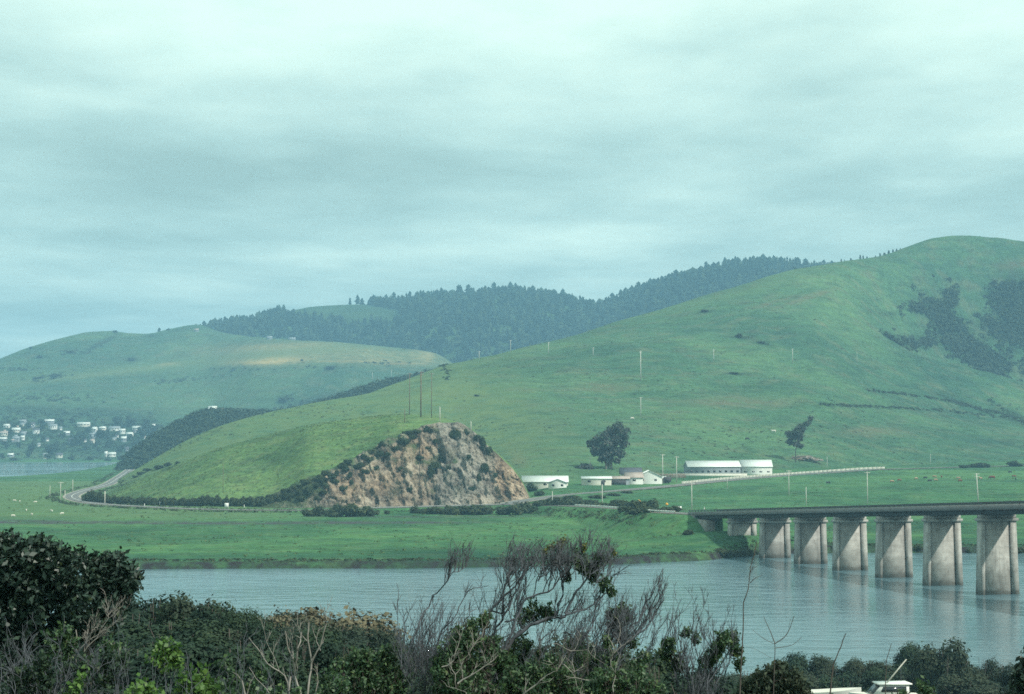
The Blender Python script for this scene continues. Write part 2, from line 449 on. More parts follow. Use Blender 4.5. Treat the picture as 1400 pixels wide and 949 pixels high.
def hill_z(hill, px, Y): return hill.z(px, Y)
def hill_at(hill, px, py):
    """first point of a hill's slope that the sight line meets (walk outwards)"""
    P, Ys = hill.ctrl(px); Y = np.linspace(Ys[0], Ys[-1], 700); z = P(Y)
    if hill.rough is not None: z = z + hill.rough(xpix(px, Y), Y, np.full(700, float(px)), z)
    hit = z >= zpix(py, Y)
    if hit.any(): i = int(np.argmax(hit)); return np.array([float(xpix(px, Y[i])), Y[i], z[i]])
    Y = Ys[-2]; return np.array([float(xpix(px, Y)), Y, hill.z(px, Y)])
def plain_at(px, py):
    """point of the ground sheet where a sight line meets it"""
    Y = np.linspace(250, 2600, 2400); z = plain_z(xpix(px, Y), Y)
    k = int(np.argmax(z >= zpix(py, Y))); Y0 = Y[k]
    return np.array([float(xpix(px, Y0)), Y0, ground_z(xpix(px, Y0), Y0)])
def on_plain(px, Y):
    X = float(xpix(px, Y)); return np.array([X, Y, ground_z(X, Y)])

# --- materials of the land
def make_land():
    gpx = 700 + F*GX/np.maximum(GY, 25); gpy = pyof(np.maximum(GY, 1), GZ)
    bk = BANK(gpx) + fbm(GX/22, GY*0 + 3.3, 5, 5)*3.0
    t = GY - bk
    mud = sstep(-12, -4, t)*(1 - sstep(2.8, 4.8, t + fbm(GX/9, GY/9, 4)*1.8))
    ditch = np.exp(-((GY - 668 - 6*np.sin(GX/60))/np.interp(gpx, [0,300,700], [15,10,5]))**2)*(1 - sstep(560, 740, gpx))
    ditch = np.maximum(ditch, np.exp(-((GY - 712 - 4*np.sin(GX/50))/5.5)**2)*sstep(380, 470, gpx)*(1 - sstep(700, 790, gpx))*.8)
    dark = np.exp(-((t - 16)/14)**2)*(GY > 400)*(.75)
    pale = sstep(668, 720, GY)*(1 - sstep(300, 480, gpx))*.75*(GY < 1300)
    near = 1 - sstep(255, 300, GY)
    scr = np.maximum(near, np.zeros_like(near))
    m = grass_mat('meadow_grass', (.028,.084,.044), (.050,.133,.058), (.082,.182,.069), (.112,.145,.073), .012, .55,
                  [('dark', (.020,.068,.042)), ('pale', (.115,.17,.075)), ('mud', (.028,.026,.028)), ('ditch', (.060,.056,.066)), ('brush', (.04,.05,.025))])
    me = raw_mesh('ground', np.stack([GX, GY, GZ], -1).reshape(-1, 3), [grid_faces(*GX.shape)],
                  {k: ('POINT', v.ravel()) for k, v in dict(mud=mud, ditch=ditch, dark=dark, pale=pale, brush=scr).items()}, smooth=True)
    tag(link('ground', me, m), kind='structure', label='green river meadows and near bank')

    mh = grass_mat('hill_grass', (.031,.080,.050), (.055,.122,.063), (.090,.168,.075), (.122,.134,.08), .0045, .65,
                   [('scrub', (.016,.033,.02)), ('bare', (.15,.115,.07)), ('pale', (.115,.165,.062))])
    def m_scrub(X, Y, Z, PX):
        PY = pyof(Y, Z)
        r = np.zeros_like(X)
        for b in ((1020,461,14,2.5), (1042,469,12,2.5,.2), (965,426,12,2), (1010,511,22,1.6), (1340,560,70,2.,.35), (1395,570,26,3,.5), (1180,556,90,1.4,.06), (660,541,12,2), (608,497,4,9,-.3),
                  (1420,440,40,30), (1295,440,40,18,.75), (1330,480,62,15,.35), (1400,415,46,42,.9), (1255,468,34,7,.1), (1380,465,44,14,.5), (740,616,26,1.5), (1215,430,12,3)):
            r = np.maximum(r, blob(PX, PY, *b))
        return r
    def m_bare(X, Y, Z, PX):
        PY = pyof(Y, Z); r = np.zeros_like(X)
        for b in ((1105,407,38,3.2,-.3), (620,538,34,5,.1), (1060,413,30,2.4,-.25), (1395,362,30,5), (1000,550,60,6), (708,628,14,9,.8), (1190,590,40,5), (830,530,40,5)):
            r = np.maximum(r, .55*blob(PX, PY, *b))
        return r
    def m_pale(X, Y, Z, PX):
        PY = pyof(Y, Z)
        return np.clip(.8*(1 - sstep(520, 800, PX)) + .6*blob(PX, PY, 680, 575, 110, 45, .3) + .35*blob(PX, PY, 1000, 395, 260, 14, -.28), 0, 1)
    BIG.build('big_hill', mh, [.3, .3, .2, .3, .15], dict(scrub=m_scrub, bare=m_bare, pale=m_pale), kind='structure', label='large green pasture hill behind the farm')

    mk = grass_mat('knoll_grass', (.052,.108,.048), (.085,.152,.060), (.120,.192,.071), (.155,.164,.084), .012, .55, [('scrub', (.018,.035,.02)), ('bare', (.16,.12,.08))])
    def k_scrub(X, Y, Z, PX):
        PY = pyof(Y, Z); r = np.zeros_like(X)
        for b in ((455,672,40,7,-.5), (500,640,24,7,-.7), (235,637,14,4,-.4), (400,676,26,5,-.2), (570,596,30,5,-.3)): r = np.maximum(r, blob(PX, PY, *b))
        return r
    KNOLL.build('grassy_knoll', mk, [.4, .4, .2], dict(scrub=k_scrub), kind='structure', label='rounded grassy knoll above the road')

    ms = grass_mat('scrub_ground', (.018,.034,.02), (.024,.044,.024), (.034,.058,.03), (.05,.06,.035), .02, .3)
    SCRUB.build('brushy_hill', ms, [.5, .5], kind='structure', label='dark brushy slope behind the spur')

    ml = grass_mat('far_pasture', (.032,.078,.048), (.053,.111,.058), (.084,.150,.070), (.120,.128,.077), .005, .65,
                   [('scrub', (.018,.036,.022)), ('bare', (.60,.40,.17)), ('straw', (.27,.235,.11)), ('pale', (.105,.165,.065))])
    def l_scrub(X, Y, Z, PX):
        PY = pyof(Y, Z); r = np.zeros_like(X)
        for b in ((75,514,34,3.6,-.18), (180,492,9,4), (95,481,8,3), (54,488,9,2), (135,471,32,3,-.5), (205,459,10,2), (120,565,90,7), (40,560,60,6), (453,503,7,3), (413,493,3,2), (388,545,10,5), (440,545,60,6,-.2),
                  (155,452,3,3), (30,590,90,16), (120,602,80,22), (180,578,40,14), (540,497,20,2)): r = np.maximum(r, blob(PX, PY, *b))
        return r
    def l_bare(X, Y, Z, PX):
        PY = pyof(Y, Z)
        return np.maximum.reduce([1.6*blob(PX, PY, 362,493,42,4.2,-.04), .8*blob(PX, PY, 228,498,13,1.8,-.1), .35*blob(PX, PY, 385,474,60,4,-.05), .3*blob(PX, PY, 480,494,60,1.6), .3*blob(PX, PY, 560,497,40,1.2), .35*blob(PX, PY, 585,489,8,7)])
    def l_straw(X, Y, Z, PX):
        PY = pyof(Y, Z)
        return np.maximum.reduce([.9*blob(PX, PY, 370,484,90,13,-.02), .7*blob(PX, PY, 480,484,110,12,.08), .8*blob(PX, PY, 575,486,22,9), .5*blob(PX, PY, 180,506,120,3,-.12), .4*blob(PX, PY, 50,585,14,4)])
    def l_pale(X, Y, Z, PX):
        PY = pyof(Y, Z)
        return np.clip(.8*blob(PX, PY, 220,500,260,9,-.1) + .3*blob(PX, PY, 250,535,240,18,-.05), 0, 1)
    LEFT.build('left_hill', ml, [.08, .4, .25, .3, .12], dict(scrub=l_scrub, bare=l_bare, straw=l_straw, pale=l_pale), kind='structure', label='long pasture hill across the bay')

    mf = grass_mat('forest_ground', (.03,.06,.03), (.045,.085,.036), (.065,.11,.045), (.09,.10,.05), .006, .3)
    FOREST.build('wooded_ridge', mf, [.35, .55, .2], kind='structure', label='high ridge under dark woods')
make_land()

# --- rock face
def make_cliff():
    cols = np.arange(336, 733, 1.0); nr = 120
    ragged = fbm(cols/9, cols*0, 97, 4)*5*(1 - sstep(560, 600, cols))
    X = np.zeros((nr, len(cols))); Y = X.copy(); Z = X.copy(); v = np.linspace(0, 1, nr)
    for j, c in enumerate(cols):
        P, Ys = KNOLL.ctrl(c); yq = np.linspace(Ys[0], Ys[2], 400); hit = pyof(yq, P(yq)) <= CLIFF_TOP(c) + 1.5 + ragged[j] + 3*(c < 575)
        yt = yq[int(np.argmax(hit))] if hit.any() else Ys[1]
        if c > 585: yt = Ys[1]
        yt = max(yt, Ys[0] + 2)
        yv = np.linspace(Ys[0] - 6, yt + min(6, (yt - Ys[0])*.3), nr)
        Y[:, j] = yv; X[:, j] = xpix(c, yv); Z[:, j] = P(np.clip(yv, Ys[0], None)) - np.clip(Ys[0] - yv, 0, 9)*.5
    C = np.repeat(cols[None, :], nr, 0); V = np.repeat(v[:, None], len(cols), 1)
    e = sstep(336, 385, C)*(1 - sstep(724, 732, C))*sstep(0, .05, V)*(1 - sstep(.86, 1., V))
    # ribs and gullies run down the face; ledges cross it
    u = X + Z*.25
    rib = 1 - np.abs(fbm(u/9, Z/34, 71, 4))*2.2
    rock = rib*3.4 + fbm(X/3.6, Z/4.2, 75, 5)*2.4 + np.abs(fbm(X/1.6, Z/1.1, 79, 3))*1.5 + fbm(X/16, Z/14, 73, 3)*3.0
    # broken blocks: cells of a warped lattice step in and out
    wu = u + 1.6*fbm(X/3, Z/3, 91, 3); wz = Z + 1.4*fbm(X/3.3, Z/2.7, 93, 3) + .35*X
    b1 = _hash(np.floor(wu/3.4), np.floor(wz/2.9), 5); b2 = _hash(np.floor(wu/1.5 + 7), np.floor(wz/1.25), 9); b3 = _hash(np.floor(wu/6.5), np.floor(wz/7.5), 13)
    rock = rock + (b1 - .5)*1.7 + (b2 - .5)*.8 + (b3 - .5)*2.2
    out = e*(1.1 + np.clip(rock*(.45 + .55*sstep(420, 520, C)), -.7, 6.5)) - (1 - e)*.8
    Y2 = Y - out*.82; Z2 = Z + out*.38*np.clip(1.2 - V, 0, 1)
    tone = np.clip(.5 + .34*fbm(u/6, Z/22, 81, 5) + .25*fbm(X/2, Z/2.2, 83, 3) + .12*(rib - .6) + .22*(b1 - .5) + .16*(b2 - .5), 0, 1)
    PYc = pyof(Y2, Z2)
    gr = np.clip(1.3*fbm(X/9, Z/8, 85, 4) + .02 + .9*(V > .93) + .85*(1 - sstep(395, 500, C)) - .25*blob(C, PYc, 600, 640, 90, 40), 0, 1)
    gr = np.maximum(gr, .9*(1 - sstep(.0, .06, V))*.6)
    rust = np.clip(.50 + .9*fbm(X/14, Z/18, 87, 4) + .5*blob(C, PYc, 560, 615, 36, 18) + .45*blob(C, PYc, 700, 650, 24, 26) + .4*blob(C, PYc, 500, 660, 50, 20) - .5*blob(C, PYc, 618, 655, 22, 34), 0, 1)
    turf = sstep(.62, .98, V + .35*fbm(X/4, Z/4, 99, 4))*(1 - sstep(555, 600, C)); turf = np.maximum(turf, .8*sstep(.1, .5, fbm(X/7, Z/5, 98, 4) + .9*(1 - sstep(370, 470, C)) - .25))
    m, nt, b = new_mat('cut_rock'); tc = N(nt, 'ShaderNodeTexCoord'); o = tc.outputs['Object']
    f = math_(nt, 'ADD', attr(nt, 'tone').outputs['Fac'], math_(nt, 'MULTIPLY', math_(nt, 'SUBTRACT', noise(nt, o, .8, 6, .75, .4), .5), 1.3))
    f = math_(nt, 'SUBTRACT', f, ramp(nt, noise(nt, o, .22, 4, .7, .8, stretch=(1, 1, .45)), [(.52, (0,)*3), (.66, (.34,)*3)]))
    grey = ramp(nt, f, [(.12, (.08,.075,.066)), (.36, (.20,.182,.155)), (.58, (.33,.30,.25)), (.82, (.48,.43,.36))])
    red = ramp(nt, f, [(.12, (.09,.066,.048)), (.36, (.24,.172,.118)), (.58, (.38,.275,.185)), (.82, (.54,.42,.30))])
    c = mixc(nt, attr(nt, 'rust').outputs['Fac'], grey, red)
    c = mixc(nt, attr(nt, 'turf').outputs['Fac'], c, ramp(nt, noise(nt, o, .3, 4, .7), [(.35, (.045,.095,.04)), (.65, (.085,.145,.052))]))
    c = mixc(nt, math_(nt, 'MULTIPLY', attr(nt, 'moss').outputs['Fac'], ramp(nt, noise(nt, o, .5, 5, .7), [(.35, (.2,)*3), (.6, (1,)*3)]), True), c, (.045,.062,.028))
    nt.links.new(c, b.inputs['Base Color']); b.inputs['Roughness'].default_value = .95; b.inputs['Specular IOR Level'].default_value = .1
    bp = N(nt, 'ShaderNodeBump', Strength=1., Distance=1.1); nt.links.new(noise(nt, o, 1.4, 6, .75), bp.inputs['Height']); nt.links.new(bp.outputs[0], b.inputs['Normal'])
    me = raw_mesh('cliff', np.stack([X, Y2, Z2], -1).reshape(-1, 3), [grid_faces(*X.shape)], dict(tone=('POINT', tone.ravel()), moss=('POINT', gr.ravel()), turf=('POINT', turf.ravel()), rust=('POINT', rust.ravel())), smooth=False)
    tag(link('rock_cliff', me, m), kind='structure', label='bare brown rock face cut into the knoll')
    global CLIFF_G; CLIFF_G = (cols, Y2, Z2, X)
make_cliff()
def cliff_at(px, py):
    cols, Y, Z, X = CLIFF_G; j = int(np.clip(round((px - cols[0])), 0, len(cols)-1)); p = pyof(Y[:, j], Z[:, j])
    i = int(np.argmin(np.abs(p - py))); return np.array([X[i, j], Y[i, j], Z[i, j]])

# --- water
def make_water():
    m, nt, b = new_mat('water'); tc = N(nt, 'ShaderNodeTexCoord'); o = tc.outputs['Object']
    nt.links.new(ramp(nt, noise(nt, o, .012, 4, .6, .5), [(.3, (.088,.158,.185)), (.7, (.112,.19,.222))]), b.inputs['Base Color'])
    nt.links.new(ramp(nt, noise(nt, o, .011, 4, .6, .8, stretch=(.5, 1.4, 1)), [(.36, (.05,)*3), (.62, (.20,)*3)]), b.inputs['Roughness']); b.inputs['IOR'].default_value = 1.33; b.inputs['Specular IOR Level'].default_value = .5
    h1 = noise(nt, o, 1.5, 3, .6, .3, stretch=(.55, 1., 1.)); h2 = noise(nt, o, .22, 3, .55, .4, stretch=(.5, 1., 1.))
    h = math_(nt, 'ADD', math_(nt, 'MULTIPLY', h1, .2), h2)
    bp = N(nt, 'ShaderNodeBump', Strength=.5, Distance=.45); nt.links.new(h, bp.inputs['Height']); nt.links.new(bp.outputs[0], b.inputs['Normal'])
    def sheet(name, x0, x1, y0, y1, label):
        V = [(x0,y0,0),(x1,y0,0),(x1,y1,0),(x0,y1,0)]
        tag(link(name, raw_mesh(name, V, [np.array([[0,1,2,3]])]), m), kind='structure', label=label)
    sheet('river', -1500, 1500, 200, 590, 'wide grey green river')
    sheet('bay', -2600, -180, 1250, 2600, 'still bay on the left')
make_water()

# --- roads
def ribbon(name, L, w, m, lift=0., jit=0., **kw):
    t = np.gradient(L, axis=0); n = np.stack([t[:, 1], -t[:, 0], t[:, 0]*0], 1); n /= np.linalg.norm(n, axis=1)[:, None]
    k = 5; u = np.linspace(-1, 1, k)
    V = np.stack([L + n*(w*a) + np.array([0, 0, lift]) for a in u], 1)
    return tag(link(name, raw_mesh(name, V.reshape(-1, 3), [grid_faces(len(L), k)], smooth=True), m), **kw)
M_ASPH = plain('asphalt', (.15,.15,.145), .9, .12, .4)
M_GRAVEL = plain('gravel_shoulder', (.30,.275,.23), .95, .18, .8)
M_LINE = plain('road_paint', (.75,.75,.7), .7, .06, 2)
ribbon('road_shoulder', LA[1:], 4.6, M_GRAVEL, -.09, kind='structure', label='pale gravel shoulder of the coast road')
ribbon('road', LA[1:], 3.4, M_ASPH, 0.0, kind='structure', label='coast road below the rock face')
_k = [i for i in range(len(LA)) if 500 < 700 + F*LA[i, 0]/LA[i, 1] < 735 and LA[i, 1] > 700]
ribbon('lay_by', LA[_k] + np.array([0, 3.5, 0]), 7.5, plain('lay_by_gravel', (.24,.225,.20), .95, .15, .6), -.13, kind='structure', label='wide gravel lay-by at the foot of the rock face')
ribbon('lane_shoulder', LB, 5.2, M_GRAVEL, -.12, kind='structure', label='gravel verge of the valley road')
ribbon('valley_road', LB, 3.6, M_ASPH, -.04, kind='structure', label='valley road past the farm')
ribbon('centre_line', LA[1:], .12, M_LINE, .012, kind='structure', label='painted centre line of the coast road')
# ------------------------------------------------------------------ the bridge
def mound():
    pass
def concrete(name, c0, c1, c2, stain):
    m, nt, b = new_mat(name); tc = N(nt, 'ShaderNodeTexCoord'); oi = N(nt, 'ShaderNodeObjectInfo'); off = N(nt, 'ShaderNodeVectorMath', operation='MULTIPLY_ADD'); nt.links.new(oi.outputs['Random'], off.inputs[0]); off.inputs[1].default_value = (90, 50, 0); nt.links.new(tc.outputs['Object'], off.inputs[2]); o = off.outputs[0]
    f = noise(nt, o, .5, 6, .65, .3); s = noise(nt, o, .9, 4, .6, .2, stretch=(1, 1, .12)); g = noise(nt, o, 5, 4, .7)
    c = ramp(nt, f, [(.3, c0), (.5, c1), (.7, c2)])
    c = mixc(nt, ramp(nt, s, [(.5, (0,0,0)), (.72, (.75,)*3)]), c, stain)
    c = mixc(nt, .5, c, ramp(nt, g, [(.3, (.75,)*3), (.7, (1.2,)*3)]), 'MULTIPLY')
    # form-board lines and the tide band near the water
    sp = N(nt, 'ShaderNodeSeparateXYZ'); nt.links.new(N(nt, 'ShaderNodeNewGeometry').outputs['Position'], sp.inputs[0])
    zz = math_(nt, 'ADD', sp.outputs[2], math_(nt, 'MULTIPLY', math_(nt, 'SUBTRACT', f, .5), 2.2))
    c = mixc(nt, ramp(nt, math_(nt, 'DIVIDE', zz, 20.), [(0., (.85,)*3), (.035, (.8,)*3), (.06, (.32,)*3), (.22, (.26,)*3), (.25, (0,0,0))]), c, (.12,.115,.10))
    w = N(nt, 'ShaderNodeTexWave', wave_type='BANDS', bands_direction='Z', Scale=.26, Distortion=.4); nt.links.new(o, w.inputs[0])
    c = mixc(nt, .22, c, ramp(nt, w.outputs[0], [(.0, (.62,)*3), (.12, (1,)*3)]), 'MULTIPLY')
    c = mixc(nt, 1, c, ramp(nt, oi.outputs['Random'], [(0, (.70,.70,.72)), (.35, (.95,.95,.95)), (1, (1.12,1.12,1.1))]), 'MULTIPLY')
    nt.links.new(c, b.inputs['Base Color']); b.inputs['Roughness'].default_value = .92
    bp = N(nt, 'ShaderNodeBump', Strength=.35, Distance=.1); nt.links.new(g, bp.inputs['Height']); nt.links.new(bp.outputs[0], b.inputs['Normal'])
    return m
M_CONC = concrete('pier_concrete', (.26,.25,.23), (.37,.36,.335), (.47,.46,.43), (.16,.155,.145))
M_CONCD = concrete('worn_concrete', (.17,.165,.15), (.25,.24,.215), (.33,.31,.28), (.09,.085,.08))
M_STEEL = plain('dark_steel', (.05,.055,.06), .6, .25, 1.5, .4)
M_DECKC = plain('parapet_concrete', (.20,.19,.185), .9, .14, .7)

def build_bridge():
    base = Vector((A0[0], A0[1], 0))
    br = empty('road_bridge', base, label='long concrete road bridge on tall tapered piers crossing the river', cat='bridge')
    O = np.array(base)
    def W(t, u, z):                                   # index along, metres across, metres above the deck surface
        p = bridge_pt(t); q = p + BU*u; return np.array([q[0], q[1], p[2] + z]) - O
    T0, T1 = -1.35, 9.6
    def run(poly, t0, t1, mb=None):
        mb = mb or MB(); a = [W(t0, u, z) for u, z in poly]; b = W(t1, 0, 0) - W(t0, 0, 0)
        return mb.prism(a, b)
    run([(-4.5,-.38),(4.5,-.38),(4.5,-.02),(-4.5,-.02)], T0, T1).build('deck', M_CONCD, br)
    run([(-3.9,-.018),(3.9,-.018),(3.9,.04),(-3.9,.04)], T0, T1).build('roadway', M_ASPH, br)
    for u in (-3.3, -1.1, 1.1, 3.3):
        run([(u-.28,-1.45),(u+.28,-1.45),(u+.22,-.381),(u-.22,-.381)], T0+.02, T1).build('girder', M_STEEL, br)
    for sgn in (-1, 1):
        p = run([(sgn*4.15,-.019),(sgn*4.62,-.019),(sgn*4.62,.62),(sgn*4.2,.62)] if sgn > 0 else [(-4.62,-.45),(-4.503,-.45),(-4.15,.0),(-4.2,.62),(-4.62,.62)], T0, T1).build('parapet', M_DECKC, br)
        rl = MB()
        for zz in (.86, 1.12): run([(sgn*4.34,zz-.07),(sgn*4.46,zz-.07),(sgn*4.46,zz+.07),(sgn*4.34,zz+.07)], T0, T1, rl)
        for t in np.arange(T0+.03, T1, .11): run([(sgn*4.33,.62),(sgn*4.47,.62),(sgn*4.47,1.18),(sgn*4.33,1.18)], t, t+.007, rl)
        rl.build('hand_rail', M_STEEL, p)
    # cross beams between the girders, read as small dark brackets under the edge
    for t in np.arange(-1.2, T1, .25):
        run([(-4.4,-.62),(4.4,-.62),(4.4,-.382),(-4.4,-.382)], t, t+.02).build('bracket', M_STEEL, br) if t < 7.2 else None
    for t in range(0, 10):
        c = bridge_pt(t); top = -2.75
        gz = ground_z(c[0], c[1]); zb = min(gz, 0) - 2.5 if gz < 1.5 else gz - 1.5
        H = c[2] + top
        def sec(w0, w1, th0, th1, u0, u1, mb, zt=H, zbb=zb):
            # a battered slab between fractions u0..u1 of the width
            k = (H - zbb)/17.
            v = []
            for z, w, th in ((zbb, w0 + (w1-w0)*(1-k), th0 + (th1-th0)*(1-k)), (zt, w1, th1)):
                for uu, vv in ((u0*w, -th), (u1*w, -th), (u1*w, th), (u0*w, th)):
                    q = c[:2] + BU[:2]*uu + BD[:2]*(-vv)
                    v.append((q[0]-O[0], q[1]-O[1], z))
            mb.add(v, [(0,3,2,1),(4,5,6,7),(0,1,5,4),(1,2,6,5),(2,3,7,6),(3,0,4,7)])
        mb = MB(); sec(4.4, 3.95, 1.2, .95, -1, -.80, mb); sec(4.4, 3.95, 1.2, .95, .66, 1, mb)
        sec(4.4, 3.95, .84, .62, -.798, .658, mb)
        p = mb.build('pier', M_CONC, br)
        cp = MB()
        for (a, b_, z0, z1, th) in ((-4.35, 4.35, -2.745, -2.15, 1.2), (-4.05, 4.05, -2.148, -1.452, .8)):
            v = []
            for z in (z0, z1):
                for uu, vv in ((a, -th), (b_, -th), (b_, th), (a, th)):
                    q = c[:2] + BU[:2]*uu + BD[:2]*vv; v.append((q[0]-O[0], q[1]-O[1], c[2]+z))
            cp.add(v, [(0,1,2,3),(7,6,5,4),(4,5,1,0),(5,6,2,1),(6,7,3,2),(7,4,0,3)])
        cp.build('pier_cap', M_CONC, p)
    # end wall of stained concrete and the sloped wing wall on the river side
    ab = MB(); t = -1.2; c = bridge_pt(t)
    ab.prism([W(t, u, z) for u, z in ((-4.5,-9.5),(4.5,-9.5),(4.5,-1.46),(-4.5,-1.46))], -BD*1.2)
    ab.prism([W(-1.1, u, z) for u, z in ((-4.3,-9.5),(-1.5,-9.5),(-1.7,-1.47),(-4.3,-1.47))], BD*9.)
    ab.build('abutment', M_CONCD, br)
    ww = MB(); d0 = W(-1.1, -4.72, 0)
    pts = [d0 + np.array([0,0,-.47]), d0 + np.array([0,0,-7.0]), d0 - BD*2 + np.array([0,0,-5.5]), d0 - BD*10 + np.array([0,0,-1.2]), d0 - BD*10 + np.array([0,0,-.47])]
    ww.prism(pts, BU*.5); ww.build('wing_wall', M_DECKC, br)
    return br
build_bridge()
# ------------------------------------------------------------------ farm, poles, signs, animals, town
M_WHITE = plain('white_paint', (.72,.72,.68), .6, .05, .6)
M_OFFW = plain('cream_paint', (.62,.60,.52), .7, .08, .6)
M_ROOFW = plain('pale_sheet_roof', (.70,.72,.68), .45, .06, .3, .4)
M_GREYW = plain('grey_boards', (.27,.30,.32), .8, .12, .8)
M_DARKB = plain('dark_boards_and_openings', (.07,.07,.075), .8, .2, .8)
M_BROWN = plain('weathered_timber', (.23,.19,.15), .9, .22, 1.2)
M_PINK = plain('faded_red_roof', (.40,.33,.29), .8, .12, .6)
M_SLATE = plain('slate_roof', (.10,.105,.125), .7, .15, .6)
M_GLASS = plain('window_glass', (.03,.035,.04), .15, .1, .5, .5)
M_POLE = plain('bleached_pole_wood', (.50,.48,.42), .85, .12, 1.)
M_POLED = plain('tarred_pole_wood', (.16,.115,.09), .85, .2, 1.)
M_ORANGE = plain('orange_sign_paint', (.78,.36,.03), .5, .04, 1)
M_GREENP = plain('green_car_paint', (.16,.33,.26), .3, .05, 1, .5)
M_TYRE = plain('black_rubber', (.02,.02,.02), .8, .1, 3)

def gable(name, pos, L, D, hw, hr, mw, mr, rz=0, axis='x', wins=0, end_mat=None, over=.4, dark_opening=None, lab='', cat='building', group=None, winh=(.45, .75)):
    """gabled building: L along its ridge, D deep; base at pos"""
    t = empty(name, tuple(pos), rz, label=lab, cat=cat, group=group)
    def P(a, b, z): return (a, b, z) if axis == 'x' else (b, a, z)
    w = MB()
    w.add([P(-L/2,-D/2,-1), P(L/2,-D/2,-1), P(L/2,D/2,-1), P(-L/2,D/2,-1), P(-L/2,-D/2,hw), P(L/2,-D/2,hw), P(L/2,D/2,hw), P(-L/2,D/2,hw), P(-L/2,0,hw+hr), P(L/2,0,hw+hr)],
          [(0,1,5,4),(2,3,7,6)], ngon=[(1,2,6,9,5),(3,0,4,8,7)])
    w.build('wall', mw, t)
    r = MB(); th = .16; e = over; dz = hr/(D/2)*e
    for s in (-1, 1):
        a = [P(-L/2-e, s*(D/2+e), hw-dz+.03), P(L/2+e, s*(D/2+e), hw-dz+.03), P(L/2+e, 0, hw+hr+.03), P(-L/2-e, 0, hw+hr+.03)]
        r.prism(a, (0, 0, th))
    r.build('roof', mr, t)
    for k in range(wins):
        a = -L/2 + L*(k+.5)/wins; ww = min(1.6, L/wins*.4)
        f = MB().box((a-ww/2, -D/2-.06, hw*winh[0]), (a+ww/2, -D/2+.05, hw*winh[1])) if axis == 'x' else MB().box((-D/2 + D*(k+.5)/wins-.6, -L/2-.06, hw*winh[0]), (-D/2 + D*(k+.5)/wins+.6, -L/2+.05, hw*winh[1]))
        f.build('window', M_GLASS, t)
    if dark_opening:
        a, w_, h_ = dark_opening
        f = MB().box((a-w_/2, -(D if axis == 'x' else L)/2-.07, 0), (a+w_/2, -(D if axis == 'x' else L)/2+.05, h_)); f.build('dark_opening', M_DARKB, t)
    return t

